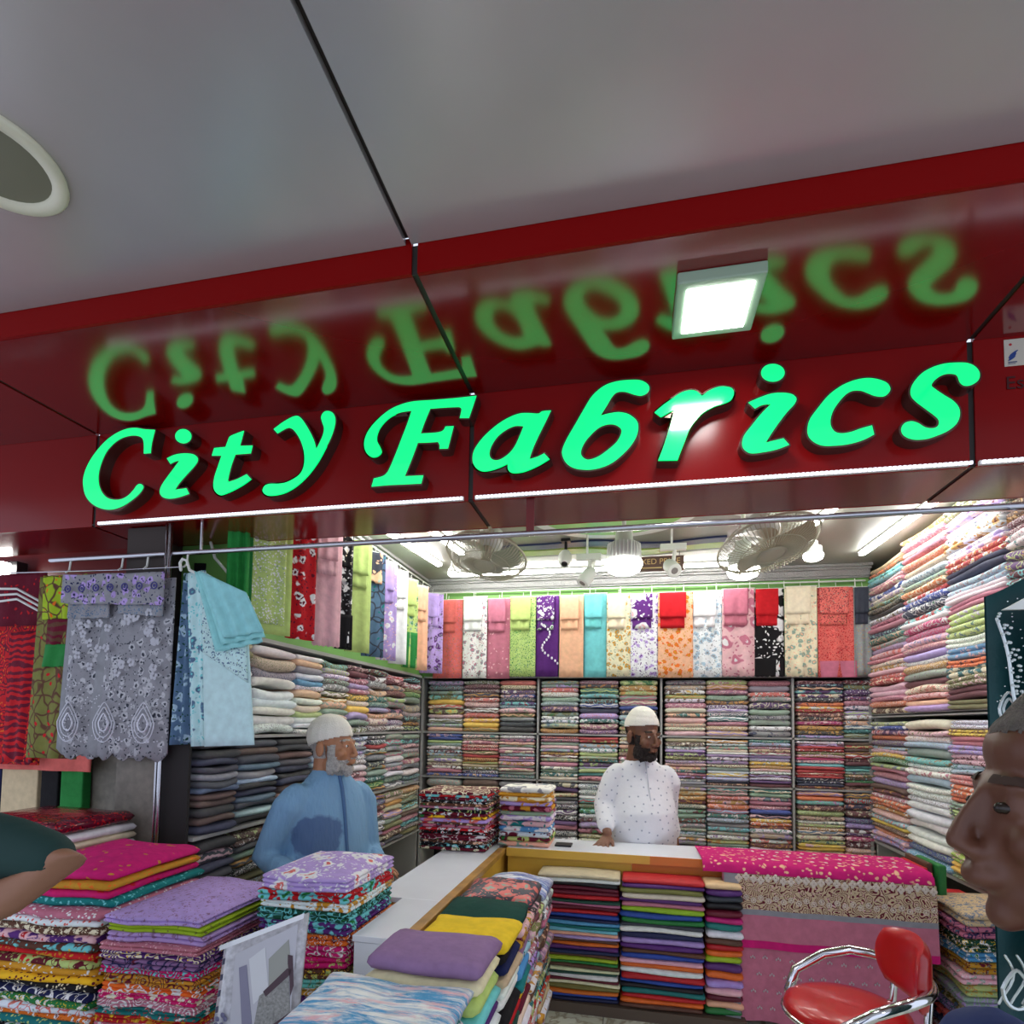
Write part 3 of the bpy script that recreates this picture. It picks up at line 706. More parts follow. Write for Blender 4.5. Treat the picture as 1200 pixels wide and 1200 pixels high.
def suit(label, group, x0, y0, x1, y1, zt, zb, parts, rng, name='hanging_suit', sc=1.0, normal_off=0):
    """parts: (part name, top, bottom fraction, left, right fraction, offset, codes, pattern, scallop)"""
    t = thing(name, label, 'hanging cloth', ((x0+x1)/2, (y0+y1)/2, zb), group)
    for (nm, f0, f1, l, r_, off, codes, pat, scal) in parts:
        mb = MB(); mb.cur = dyes(codes[0], rng, codes[1] if len(codes) > 1 else None, codes[2] if len(codes) > 2 else None, .03)
        a0, a1 = x0+(x1-x0)*l, y0+(y1-y0)*l; b0, b1 = x0+(x1-x0)*r_, y0+(y1-y0)*r_
        sheet(mb, a0, a1, b0, b1, zt+(zb-zt)*f0, zt+(zb-zt)*f1, off, .004 if off else .006, 2, .004, scal, rng, curlb=.0)
        mb.build(nm, fabric(pat, sc), t, smooth=True)
    mb = MB(); mb.tube([(x0, y0, zt+.004), (x1, y1, zt+.004)], .004, 8)
    mb.tube([((x0+x1)/2, (y0+y1)/2, zt+.004), ((x0+x1)/2, (y0+y1)/2+.01, zt+.04)], .002, 6)
    mb.build('hanger', M_white, t)
    return t
def std(base, top, pat='floral', tpat='plain', scal=0, low=None, f2=True, low_at=.8):
    P = [('long_panel', 0, 1, 0, 1, 0, base, pat, scal), ('upper_fold', .0, .3, .04, .8, .018, top, tpat, scal*.5)]
    if f2: P.append(('lower_fold', .0, .42, .06, .76, .010, top, tpat, scal*.5))
    if low: P.append(('border', low_at, 1.003, .0, 1, .006, low, 'plain', scal))
    return P
rng = random.Random(21)
hb = [(508, 542, std('CPO', 'CP', 'speckle'), 'coral suit fading to pink'), (543, 571, std('weP', 'we', 'floral'), 'white suit with grey floral print'),
 (571, 598, std('PPp', 'P', 'vine'), 'dusty pink suit with tone print'), (598, 628, std('lgS', 'lc', 'speckle', scal=.012), 'lime suit speckled green with scalloped hem'),
 (628, 655, std('Vwp', 'Vw', 'plain', 'floral'), 'deep purple suit with white embroidery'), (656, 684, std('NCN', 'NB', 'plain'), 'plain peach suit'),
 (684, 711, std('aaw', 'a', 'plain'), 'bright aqua suit'), (711, 739, std('cYS', 'c', 'floral'), 'cream suit with mustard floral print'),
 (739, 771, std('wvV', 'Vwp', 'floral', 'blooms', scal=.01), 'white and purple suit with lilac floral panel'), (771, 812, std('NoY', 'rC', 'floral', 'plain', scal=.0), 'orange floral suit under a red fold'),
 (811, 846, std('wLe', 'w', 'floral'), 'white suit with pale blue floral print'), (846, 884, std('pPw', 'Pp', 'blooms', scal=.014), 'pink suit fading to white lace hem'),
 (884, 919, std('kwC', 'rC', 'blooms', 'plain', scal=.01, low='k'), 'black floral suit with red upper folds'), (919, 957, std('cSN', 'c', 'floral', scal=.014), 'cream suit with tiny sprigs and scalloped hem'),
 (958, 1003, std('CrM', 'CM', 'speckle', 'speckle', low='PCr', low_at=.82), 'coral suit with red border panels'), (1000, 1021, std('eSY', 'de', 'speckle'), 'grey and sage suit at the right end')]
for n_, (a, b_, P, lb_) in enumerate(hb):
    zt = 2.475-.0; y = 4.70-(.012 if n_ % 2 else 0)
    xa = at(a, 740, Y=4.7).x; xb = at(b_, 740, Y=4.7).x
    t = suit(lb_+', hanging on the back wall', 'suits hanging along the back wall', xa, y, xb, y, zt+rng.uniform(-.01, .01), 1.81-rng.uniform(0, .03), P, rng)
    if lb_.startswith('deep purple'):
        q = MB()
        for i in range(16): q.ell((xa+.05+.05*math.sin(i*.5)+.006*i, y-.012, 2.24-.022*i), (.009, .004, .012), 6, 4)
        q.build('embroidery', mat('white_thread', (220, 214, 226), .7), t)
# rail with ticks along the back
t = thing('hanging_rail', 'white rail with hooks above the suits on the back wall', 'rail', (0, 4.72, 2.5))
q = MB().tube([(-1.75, 4.74, 2.545), (1.72, 4.74, 2.53)], .006, 8); q.build('rail_tube', M_white, t)
for i in range(14):
    x = -1.6+i*.25; MB().tube([(x, 4.74, 2.545), (x, 4.735, 2.49)], .004, 6).build('hook', M_white, t)
t = thing('hanging_rail', 'white rail with hooks along the left wall', 'rail', (-1.78, 3.5, 2.5))
MB().tube([(-1.77, 2.4, 2.56), (-1.77, 4.72, 2.545)], .007, 8).build('rail_tube', M_white, t)
MB().tube([(-1.74, 2.4, 2.6), (-1.74, 4.72, 2.6)], .005, 8).build('rail_tube', M_white, t)
for i in range(12):
    y = 2.5+i*.19; MB().tube([(-1.77, y, 2.555), (-1.765, y, 2.5)], .004, 6).build('hook', M_white, t)
# left wall: suits turned a little toward the street
hl = [(268, 340, 2.24, 2.44, [('long_panel', 0, 1, 0, 1, 0, 'lgw', 'plain', 0), ('embroidered_front', 0, .93, .3, .86, .015, 'lwS', 'speckle', 0), ('green_edge', 0, .98, 0, .3, .02, 'gOG', 'plain', 0)], 'green suit with white embroidered front'),
 (333, 368, 2.5, 2.6, [('long_panel', 0, 1, 0, 1, 0, 'rwM', 'floral', 0)], 'crimson suit with white leaf motifs'),
 (366, 399, 2.72, 2.8, std('pwp', 'pN', 'plain', 'plain', scal=.01), 'pale pink suit with frilled hem'),
 (392, 412, 2.9, 2.95, std('kwe', 'kw', 'floral', 'floral', low='k', low_at=.7), 'black and white floral suit'),
 (404, 434, 3.02, 3.12, std('lyw', 'lc', 'plain'), 'pale lime suit with folded top'),
 (424, 450, 3.25, 3.33, std('Kdt', 'dNa', 'vine', 'blooms', f2=False), 'slate suit under a dark flowered fold'),
 (441, 464, 3.45, 3.52, std('vwp', 'vw', 'floral'), 'lavender suit with light print'),
 (456, 477, 3.68, 3.75, std('wpL', 'wv', 'plain', 'plain'), 'white suit in the row'),
 (471, 489, 3.92, 4.0, std('lSg', 'lS', 'floral', 'plain', low='g', low_at=.6), 'sage suit with green lower panel'),
 (487, 501, 4.15, 4.2, std('NCN', 'N', 'plain'), 'peach suit near the corner'),
 (492, 519, 4.4, 4.45, std('vVe', 'vV', 'floral', 'plain'), 'lavender suit in the corner')]
for n_, (a, b_, ya, yb, P, lb_) in enumerate(hl):
    pa = at(a, 745, Y=ya); pb = at(b_, 745, Y=yb+.04)
    zt = 2.47
    t = suit(lb_+', hanging on the left wall', 'suits hanging along the left wall', max(pa.x, -2.1), ya, pb.x, yb+.04, zt, 1.81, P, rng, sc=.9)
del pa, pb
t = thing('hanging_drape', 'dark green plain drape at the edge of the green suit', 'hanging cloth', (-1.72, 2.16, 1.9))
mb = MB(); mb.cur = dyes('g', rng, 'O', 'g'); sheet(mb, at(264, 700, Y=2.2).x, 2.2, at(290, 700, Y=2.24).x, 2.24, 2.3, 1.87, 0, .012, 3, .01, 0, rng); mb.build('cloth', fabric('plain', 1), t, smooth=True)

# front suits below the rail
def hang_front(name, label, u0, v0, u1, v1, Y, rows, zt=None, seed=1, sc=1.0, scal=0, gloss=.85):
    a = at(u0, v0, Y=Y); b_ = at(u1, v1, Y=Y); rg = random.Random(seed)
    t = thing(name, label, 'hanging cloth', ((a.x+b_.x)/2, Y, b_.z))
    for (nm, l, r_, f0, f1, off, codes, pat, sl, sk) in rows:
        mb = MB(); mb.cur = dyes(codes[0], rg, codes[1], codes[2], .02)
        w = b_.x-a.x; H = a.z-b_.z
        sheet(mb, a.x+w*l, Y, a.x+w*r_, Y, a.z-H*f0, a.z-H*f1, off, .008, 2.5, .006, scal if f1 > .95 else .004, rg, 22, 16, sk, slant=sl)
        mb.build(nm, fabric(pat, sc, gloss), t, smooth=True)
    return t, a, b_
t, a, b_ = hang_front('hanging_suit', 'grey lace suit with sequin border and floral top fold, left of the steel post', 88, 678, 196, 884, 2.045,
 [('long_panel', 0, 1, .02, 1, 0, 'eWd', 'floral', .0, -.02), ('back_layer', -.06, .94, .1, .985, -.012, 'eek', 'plain', 0, -.05), ('upper_fold', .0, .98, 0, .17, .05, 'evn', 'floral', -.02, 0), ('lower_fold', .03, .42, .12, .24, .03, 'eKe', 'speckle', .0, 0), ('lower_fold', .5, .95, .12, .23, .03, 'eKe', 'speckle', -.02, 0)], seed=4, sc=1.1, scal=.035)
M_seq = mat('sequins', (205, 205, 215), .3, metal=.4)
q = MB(); rg = random.Random(9); w = b_.x-a.x; H = a.z-b_.z
def ring(mb, cx, cz, rx, rz_, y, r=.0022, n=20, point=0):
    P = []
    for k in range(n):
        th = 2*PI*k/n; zz = math.sin(th); P.append((cx+rx*math.cos(th)*(1-point*max(0, zz)), y, cz+rz_*zz))
    mb.tube(P, r, 5, closed=True)
for c in (.06, .42, .8):
    for s_ in (1, .75, .45): ring(q, a.x+w*c, b_.z+H*.17, .055*s_, .085*s_, 2.02, .0024 if s_ > .5 else .004, 22, .6)
for _ in range(150):
    x = a.x+w*rg.uniform(.02, .95); z = b_.z+H*(.06+.32*rg.random()**1.6); q.ell((x, 2.018, z), (.0032, .002, .0032), 5, 3)
STUFF(q.build('sequin_border', M_seq, t))
q = MB()
for _ in range(26):
    x = a.x+w*rg.uniform(.05, .95); z = b_.z+H*rg.uniform(.42, .78)
    for k in range(5):
        th = 2*PI*k/5+rg.random(); q.ell((x+.012*math.cos(th), 2.018, z+.012*math.sin(th)), (.008, .002, .008), 6, 4)
STUFF(q.build('embroidered_flower', mat('pale_thread', (186, 186, 196), .7), t))
q = MB()
for k in range(7):
    x = a.x+w*(.09+.14*k); z = a.z-H*.085
    ring(q, x, z, .014, .014, 1.975, .003, 12); q.ell((x, 1.975, z), (.007, .003, .007), 6, 4)
STUFF(q.build('printed_rose', mat('indigo_thread', (66, 62, 130), .7), t))
t, a, b_ = hang_front('hanging_suit', 'olive green suit with patchwork print beside the grey lace suit', 47, 676, 97, 890, 2.1,
 [('long_panel', 0, 1, 0, 1, 0, 'OBr', 'vine', 0, -.1), ('upper_fold', .12, .95, 0, .24, .012, 'GBo', 'vine', 0, 0), ('brown_patch', .25, 1, .24, .38, .012, 'BMB', 'stripe', 0, -.05), ('green_patch', .2, .98, .38, .5, .012, 'ggg', 'plain', 0, -.05)], seed=5)
t, a, b_ = hang_front('hanging_suit', 'red and orange patterned sari cloth at the far left', -30, 735, 48, 897, 2.35,
 [('long_panel', 0, 1, 0, 1, 0, 'rMo', 'paisley', 0, -.06), ('border_strip', .52, .95, .04, .98, .01, 'MrM', 'stripe', 0, -.06)], seed=6)
t, a, b_ = hang_front('hanging_suit', 'plain coral cloth edge below the olive suit', -10, 860, 106, 905, 2.42,
 [('long_panel', 0, 1, 0, 1, 0, 'CCP', 'plain', 0, 0)], seed=7)
t, a, b_ = hang_front('hanging_suit', 'dark maroon cloth on hangers at the far left', -30, 675, 50, 745, 2.45,
 [('long_panel', 0, 1, 0, 1, 0, 'MMr', 'vine', 0, 0)], seed=8)
q = MB()
for k in range(3):
    p0 = at(-25, 690+k*9, Y=2.34); p1 = at(53, 708+k*6, Y=2.34); pm = at(20, 690+k*6, Y=2.3)
    q.tube([p0, pm, p1], .006, 8)
tag(q.build('hanger_bunch', M_white, origin=(-3.1, 2.34, 2.1), smooth=True), 'white curved plastic hangers at the far left', 'hanger')
# rolls standing behind the packets, left
for (u0, u1, c, lb_) in ((-25, 5, 'n', 'navy'), (6, 48, 'b', 'beige'), (52, 72, 'k', 'black'), (75, 101, 'g', 'green')):
    a = at(u0, 960, Y=2.47); b_ = at(u1, 960, Y=2.47); mb = MB(); mb.cur = dyes(c, rng, c, c, .02)
    x0, x1 = a.x, b_.x; mb.box(x0, x1, 2.44, 2.49, .84, 1.235, .006)
    o = mb.build('cloth_board', fabric('plain', 1), origin=((x0+x1)/2, 2.46, .84)); tag(o, '%s cloth wound on an upright board behind the wrapped packets' % lb_, 'cloth board', 'cloth boards at the left')
# aqua suit on a hanger
YA = 2.03
a = at(205, 672, Y=YA); b_ = at(297, 873, Y=YA)
t = thing('hanging_suit', 'aqua printed suit draped over a white hanger beside the post', 'hanging cloth', ((a.x+b_.x)/2, YA, b_.z))
rg = random.Random(31)
def quadcloth(name, corners, codes, pat, amp=.01, fold=3, n=16, th=.005, sc=1.0):
    TL, TR, BR, BL = [Vector(c) for c in corners]
    mb = MB(); mb.cur = dyes(codes[0], rg, codes[1], codes[2], .02); V = []; F = []; ph = rg.random()*6
    nn = (TR-TL).cross(BL-TL).normalized()
    if nn.y > 0: nn = -nn
    for s_ in (0, 1):
        for j in range(n+1):
            for i in range(n+1):
                u, v_ = i/n, j/n; p = (TL*(1-u)+TR*u)*(1-v_)+(BL*(1-u)+BR*u)*v_
                V.append(p+nn*(amp*math.sin(fold*2*PI*u+ph)*(.3+.7*v_)-(th if s_ else 0)))
    W_ = n+1; H_ = W_*W_
    for j in range(n):
        for i in range(n):
            k = j*W_+i; F += [(k, k+1, k+W_+1, k+W_), (H_+k, H_+k+W_, H_+k+W_+1, H_+k+1)]
    for i in range(n):
        F.append((i, H_+i, H_+i+1, i+1)); k = n*W_+i; F.append((k, k+1, H_+k+1, H_+k))
        k = i*W_; F.append((k, k+W_, H_+k+W_, H_+k)); k += n; F.append((k, H_+k, H_+k+W_, k+W_))
    mb.add(V, F); return mb.build(name, fabric(pat, sc), t, smooth=True)
A_ = lambda u, v, y=YA: at(u, v, Y=y)
quadcloth('side_panel', (A_(216, 672, 2.06), A_(228, 670, 2.06), A_(226, 872, 2.06), A_(200, 873, 2.065)), 'KLD', 'floral', .012, 2)
quadcloth('long_panel', (A_(219, 672), A_(240, 668), A_(243, 874), A_(222, 875)), 'AKa', 'floral', .008, 2)
quadcloth('front_panel', (A_(236, 668, 2.01), A_(288, 700, 2.01), A_(298, 873, 2.01), A_(240, 875, 2.01)), 'AwL', 'plain', .004, 1)
quadcloth('printed_yoke', (A_(236, 668, 2.0), A_(286, 700, 2.0), A_(290, 800, 2.0), A_(238, 765, 2.0)), 'AKS', 'speckle', .003, 1)
for k in range(3): quadcloth('shawl_fold', (A_(228+k*3, 669, 1.985-k*.012), A_(284+k*2, 694, 1.985-k*.012), A_(309, 752-k*6, 1.98-k*.012), A_(254+k*4, 764-k*8, 1.98-k*.012)), 'ZLw', 'plain', .009, 3)
q = MB().tube([A_(212, 668), A_(211, 660), A_(214, 655), A_(219, 657), A_(222, 668), A_(290, 700)], .006, 8); q.build('hanger', M_white, t)
q = MB().tube([at(247, 636, Y=2.3), at(252, 654, Y=2.3), at(276, 682, Y=2.3)], .007, 8)
tag(q.build('hanger', M_white, origin=at(276, 682, Y=2.3), smooth=True), 'white hanger arm slanting above the aqua suit', 'hanger')
t = thing('garment_row', 'dark garments packed on a rail behind the aqua suit', 'hanging cloth', (-1.9, 2.26, 1.4))
for k in range(5):
    mb = MB(); mb.cur = dyes('kdkdk'[k], rg, 'k', 'd', .1); a = at(226+9*k, 690, Y=2.36+.04*k); sheet(mb, a.x, 2.36+.04*k, a.x+.10, 2.40+.04*k, 2.16, 1.84, 0, .008, 2, .02, 0, rg, 8, 6); mb.build('garment', fabric('plain', 1), t, smooth=True)

# =============================================================== COUNTERS
t = thing('side_counter', 'narrow counter with white laminate top and wooden edge', 'counter', (-.83, 2.3, 0))
MB().box(-.97, -.70, 2.07, 3.34, .718, .738, .002).box(-.85, -.70, 1.675, 2.07, .718, .738, .002).build('counter_top', M_lam, t)
MB().box(-.699, -.66, 1.675, 3.02, .712, .741, .004).build('wooden_edge', M_wood, t)
MB().box(-.95, -.68, 2.08, 3.3, 0, .716).build('counter_body', M_yel, t); MB().box(-.845, -.70, 1.68, 2.079, 0, .716).build('end_panel', M_lam, t)
t = thing('back_counter', 'back counter with white top and yellow laminate front', 'counter', (.3, 3.2, 0))
MB().box(-.655, 1.36, 3.03, 3.34, .722, .742, .003).build('counter_top', M_lam, t)
MB().box(-.655, .09, 3.022, 3.029, .700, .742).build('yellow_edge', M_yel, t)
MB().box(.09, 1.36, 3.022, 3.029, .700, .742).build('orange_edge', mat('orange_laminate', (222, 128, 52), .35), t)
MB().box(-.655, .0, 3.06, 3.32, 0, .72).build('yellow_panel', M_yel, t)
MB().box(.001, 1.34, 3.06, 3.32, 0, .72).build('orange_panel', MATS['orange_laminate'], t)
MB().box(-.47, .52, 2.86, 3.05, 0, .05).build('plinth', mat('plinth_board', (92, 78, 66), .6), t)
o = tag(MB().box(-.41, -.32, 3.12, 3.2, .743, .752, .002).build('tape_measure_case', M_black, origin=(-.36, 3.16, .743)), 'flat black case lying on the back counter', 'case')

GF = 'plain cloth folds stacked under the back counter'
def pile(codes, x0, x1, y0, y1, z0, z1, where, group, pats, rng, layers=1, sc=1.0, ang=0., jx=.012, jy=.012, gloss=.85, nx=7, noun='folded cloth', name='folded_cloth', lab=None, shrink=0, cat='folded fabric', crown=.004, dy2=None, warp=0):
    n = len(codes); ws = [rng.uniform(.8, 1.2) for _ in codes]; tot = sum(ws); z = z0
    for idx in range(n-1, -1, -1):
        k = codes[idx]; h = (z1-z0)*ws[idx]/tot; pat = rng.choice(pats) if isinstance(pats, list) else pats
        f = (n-1-idx)/max(1, n-1)
        ox, oy = rng.uniform(-jx, jx), rng.uniform(-jy, jy); w = (x1-x0)*(1-shrink*f)
        cx, cy = (x0+x1)/2+ox, y0+oy
        an = ang+rng.uniform(-.03, .03) if ang or jx > .01 else 0
        rr = random.Random(rng.random()); dd = dyes(k, rng, *(dy2[idx] if dy2 and dy2.get(idx) else (None, None)))
        def bld(mb): slab(mb, cx, cy, z, w, y1-y0, h-.0006, an, rr, layers if h > .02 else 1, nx=nx, sag=rr.uniform(-.003, .003), crown=crown if idx == 0 else 0, tuck=.3, warp=warp)
        lb_ = (lab or {}).get(idx) or '%s %s %s, %s from top, %s' % (cname(k), PATW[pat], noun, ordn(idx), where)
        cloth_piece(name, lb_, group, bld, dd, pat, sc, (cx, cy, z), gloss, cat); z += h
    return z
rng = random.Random(5)
pile('bwkMMrDPMrunstaNvBoVnBGgBcDwMcOoun', -.465, -.06, 2.87, 3.04, .051, .66, 'left pile under the back counter', GF, 'plain', rng, jx=.008, jy=.006, gloss=.6)
pile('rVOcVPGugdwnvVBupowruktroB', -.05, .335, 2.87, 3.04, .051, .66, 'middle pile under the back counter', GF, 'plain', rng, jx=.008, jy=.006, gloss=.6)
pile('NVdkMmtwBroGVovpMNg', .345, .51, 2.88, 3.04, .051, .66, 'right pile beside the pink sari', GF, 'plain', rng, jx=.004, jy=.006, gloss=.5, nx=4)
# piles on the counters
rng = random.Random(15)
pile('wlcwClwsbVWS'.replace('W', 'w')[:1]+'YcvYSwpswlN', -.71, -.43, 3.06, 3.3, .7425, 1.06, 'flower printed pile on the counter corner', 'printed folds on the counter corner', ['blooms'], rng, jx=.006, sc=1.1)
pile('MrMkBPkMyvBPrkMMBkM', -1.1, -.735, 2.88, 3.2, .7385, 1.045, 'dark red pile at the counter end', 'dark printed folds at the end of the side counter', ['floral', 'blooms', 'floral', 'vine'], rng, jx=.008, sc=1.3, lab={0: 'dark pink fold topping the dark red pile at the counter end'})

# pink sari over the back counter
t = thing('draped_sari', 'magenta and mauve sari draped over the right of the back counter', 'sari', (.9, 3.0, 0))
SP = [(3.335, .746), (3.2, .75), (3.05, .752), (3.0, .745), (2.975, .70), (2.965, .62), (2.958, .52), (2.95, .44), (2.945, .36), (2.94, .30)]
def drape(nm, x0, x1, path, codes, pat, sc=1.0, amp=.006, lift=0, rg=None, skew=0, sk2=0):
    mb = MB(); mb.cur = dyes(codes[0], rg, codes[1], codes[2], .02); nx = 30; V = []; F = []
    n = len(path)
    for s_ in (0, 1):
        for j, (y, z) in enumerate(path):
            for i in range(nx+1):
                u = i/nx; x = x0+(x1-x0)*u+skew*j/(n-1)
                a_ = amp*(.2 if z > .74 else 1)*(1.2-z)
                yy = y-a_*math.sin(x*26+1)-a_*.7*math.sin(x*11)-.004*lift+(.004 if s_ else 0)
                V.append((x, yy, z+.0012*lift-(.003 if s_ and z > .74 else 0)+(sk2*u if z < .7 else 0)))
    W_ = nx+1; H_ = W_*n
    for j in range(n-1):
        for i in range(nx):
            k = j*W_+i; F += [(k, k+1, k+W_+1, k+W_), (H_+k, H_+k+W_, H_+k+W_+1, H_+k+1)]
    mb.add(V, F); o = mb.build(nm, fabric(pat, sc), t, smooth=True); return o
rg = random.Random(3)
def path(z0, z1, n=8):
    return [(2.985-.05*(.75-z)/.75-.03, z) for z in [z0+(z1-z0)*i/(n-1) for i in range(n)]]
drape('magenta_field', .34, 1.34, [(3.335, .746), (3.2, .75), (3.06, .752), (3.0, .749), (2.97, .73), (2.962, .70)], 'mmN', 'floral', .6, rg=rg, lift=1.5)
drape('lace_border', .46, 1.34, path(.70, .54), 'bMp', 'paisley', 1.8, rg=rg, lift=1.5)
drape('silver_line', .46, 1.34, path(.54, .515, 3), 'eww', 'plain', 1, rg=rg, lift=1.8)
drape('plum_band', .46, 1.34, path(.515, .40), 'PxP', 'plain', 1, rg=rg, lift=1.5)
drape('magenta_hem', .46, 1.34, path(.40, .365, 3), 'mPm', 'plain', 1, rg=rg, lift=1.8)
drape('mauve_under_layer', .43, 1.3, path(.72, .04, 16), 'PPe', 'plain', 1, rg=rg, amp=.012, lift=-3)
drape('pale_selvedge', .435, .50, path(.70, .02, 14), 'eew', 'plain', 1, rg=rg, lift=2.6)
q = MB()
for i in range(13):
    for j in range(4):
        x = .56+i*.056+(.028 if j % 2 else 0); z = .32-j*.075
        y = 2.985-.05*(.75-z)/.75-.03-.012*(1.2-z)*(math.sin(x*26+1)+.7*math.sin(x*11))+.006
        for k in range(3): q.ell((x+(k-1)*.008, y, z+(.006 if k == 1 else 0)), (.0035, .003, .006), 6, 4)
STUFF(q.build('woven_motif', mat('silver_thread', (196, 186, 190), .5), t))
q = MB()
for i in range(12):
    for j in range(3):
        x = .62+i*.06+(.03 if j % 2 else 0); q.ell((x, 3.06+j*.09, .754), (.009, .014, .002), 8, 4)
STUFF(q.build('cream_motif', mat('cream_thread', (230, 205, 196), .6), t))
q = MB()
for i in range(26):
    x = .50+i*.033; zc = .685+.008*math.sin(i*1.7); yb_ = 2.95-.006*.5*(math.sin(x*26+1)+.7*math.sin(x*11))-.012
    for k in range(4):
        q.ell((x+.009*math.cos(k*1.57), yb_+.002, zc+.011*math.sin(k*1.57)), (.008, .004, .009), 6, 4)
    ring(q, x, .585+.012*(i % 2), .011, .011, yb_-.002, .0022, 10); q.ell((x, yb_, .585+.012*(i % 2)), (.006, .003, .006), 6, 4)
STUFF(q.build('lace_motif', mat('lace_thread', (222, 208, 196), .7), t))

# cloth boards leaning between sari counter and right shelf
for (x0, x1, y0, z1, c) in ((1.37, 1.395, 3.14, .74, 'r'), (1.40, 1.425, 3.16, .76, 'B'), (1.43, 1.465, 3.12, .76, 'g'), (1.47, 1.62, 3.3, .54, 'M'), (1.635, 1.73, 3.32, .55, 'r')):
    mb = MB(); mb.cur = dyes(c, rng, c, c, .02); mb.box(x0, x1, y0, y0+.24, 0, z1, .008)
    o = mb.build('cloth_board', fabric('plain', 1, .6), origin=((x0+x1)/2, y0+.12, 0)); tag(o, '%s cloth board standing between sari counter and right shelves%s' % (cname(c), {1.635: ', nearest the wall', 1.37: ', nearest the sari'}.get(x0, '')), 'cloth board', 'cloth boards at the right')

# =============================================================== FOREGROUND PILES
t = thing('low_table', 'low wooden display table under the bedsheet piles', 'table', (-1.6, 1.7, 0))
MB().box(-2.03, -.86, 1.22, 2.05, .34, .37, .004).build('table_top', M_wood, t)
for (x, y) in ((-1.98, 1.28), (-.91, 1.28), (-1.98, 1.99), (-.91, 1.99)): MB().box(x-.03, x+.03, y-.03, y+.03, 0, .34).build('leg', M_wood, t)
GP = 'bedsheets piled at the shop front'
rng = random.Random(11)
pile('vGvPVxmYomPtrPcmV', -1.61, -1.262, 1.51, 1.97, .3705, .792, 'violet and pink pile', GP, ['floral', 'paisley', 'vine', 'floral'], rng, layers=2, sc=1.5, jx=.007, jy=.007, warp=.009,
  lab={0: 'light purple leafy sheet crowning the violet and pink pile'}, crown=.02, nx=9, cat='bedsheet', name='folded_bedsheet', dy2={0: ('v', 'x'), 1: ('G', 'O'), 2: ('x', 'v'), 3: ('P', 'p')})
pile('PwBVBrMYykngwotkn', -2.06, -1.635, 1.50, 1.95, .3705, .79, 'dark mixed far left pile', GP, ['blooms', 'dots', 'vine', 'floral'], rng, layers=1, sc=1.8, jx=.006, jy=.007, warp=.010, cat='bedsheet', name='folded_bedsheet')
pile('mYmt', -2.02, -1.635, 1.53, 1.98, .7905, .905, 'on the dark mixed pile', GP, ['floral', 'vine'], rng, layers=1, sc=1.0, jx=.005, jy=.007, ang=.06, crown=.03, warp=.013,
  lab={0: 'magenta sheet with gold border lying on the far left pile', 3: 'teal sheet just under the magenta one at far left', 1: 'golden orange layer beneath the magenta sheet', 2: 'magenta layer between the golden and teal sheets'}, cat='bedsheet', name='folded_bedsheet', nx=9, dy2={0: ('m', 'Y'), 1: ('Y', 'o'), 2: ('m', 'r'), 3: ('t', 'a')})
pile('rwDVommBaYVYrcM', -1.17, -.865, 1.66, 2.02, .3705, .862, 'floral pile by the old man', GP, ['blooms', 'dots', 'vine', 'floral'], rng, layers=2, sc=2.0, jx=.006, jy=.006, warp=.009, cat='bedsheet', name='folded_bedsheet', nx=8)
rr = random.Random(2)
cloth_piece('folded_bedsheet', 'plump lavender sheet with pink flowers topping the pile before the old man', GP,
  lambda mb: (slab(mb, -1.015, 1.65, .8625, .30, .37, .042, .02, rr, 3, nx=9, crown=.03, warp=.008)), dyes('v', rr, 'w', 'C', .02), 'blooms', 1.8, (-1.015, 1.65, .8625), cat='bedsheet')
# magenta border strip
# centre row on a bench right of the side counter
t = thing('bench', 'low bench holding the row of folded cloth beside the side counter', 'bench', (-.53, 1.9, 0))
MB().box(-.65, -.40, 1.1, 2.72, .07, .10, .003).build('bench_top', M_wood, t)
for (x, y) in ((-.63, 1.14), (-.43, 1.14), (-.63, 2.68), (-.43, 2.68)): MB().box(x-.015, x+.015, y-.015, y+.015, 0, .07).build('leg', M_wood, t)
GS = 'folded cloth in the row beside the side counter'
rng = random.Random(17)
kw = dict(warp=.010, layers=1, jx=.01, jy=.008, nx=8, ang=0)
pile('LwwcpkwtMNLwsVc', -.72, -.40, 1.13, 1.41, .101, .712, 'front pile of the centre row', GS, ['floral', 'plain', 'speckle'], rng, lab={0: 'blue and pink marbled sheet at the front of the centre row'}, **kw)
pile('xclaVwLtpyMnrwcB', -.685, -.372, 1.42, 1.665, .101, .785, 'pile under the mauve cloth', GS, 'plain', rng, lab={0: 'plain mauve cloth on the second pile of the centre row'}, crown=.012, **kw)
pile('yknbwwkrDlkvyoYMrn', -.655, -.365, 1.675, 1.91, .101, .752, 'pile under the yellow cloth', GS, 'plain', rng, lab={0: 'bright yellow cloth on the third pile of the centre row'}, crown=.008, **kw)
pile('DpYxLstyMcwPVBOkr', -.655, -.365, 1.91, 2.13, .101, .742, 'pile under the dark green cloth', GS, ['plain', 'floral'], rng, lab={0: 'dark green cloth mound behind the yellow one in the centre row'}, crown=.02, **kw)
pile('dkMOYPvLwBtrwpMkn', -.655, -.365, 2.14, 2.40, .101, .745, 'pile under the grey floral cloth', GS, ['blooms', 'floral'], rng, lab={0: 'dark grey floral cloth mound toward the rear of the centre row'}, crown=.03, gloss=.5, sc=1.8, dy2={0: ('C', 'S')}, **kw)
pile('uwdPLBxMtOkrbwv', -.655, -.365, 2.41, 2.70, .101, .69, 'rear pile of the centre row', GS, ['marble', 'blooms', 'floral'], rng, lab={0: 'blue and white cloth mound at the rear of the centre row'}, crown=.03, gloss=.4, sc=1.5, dy2={0: ('w', 'L')}, **kw)

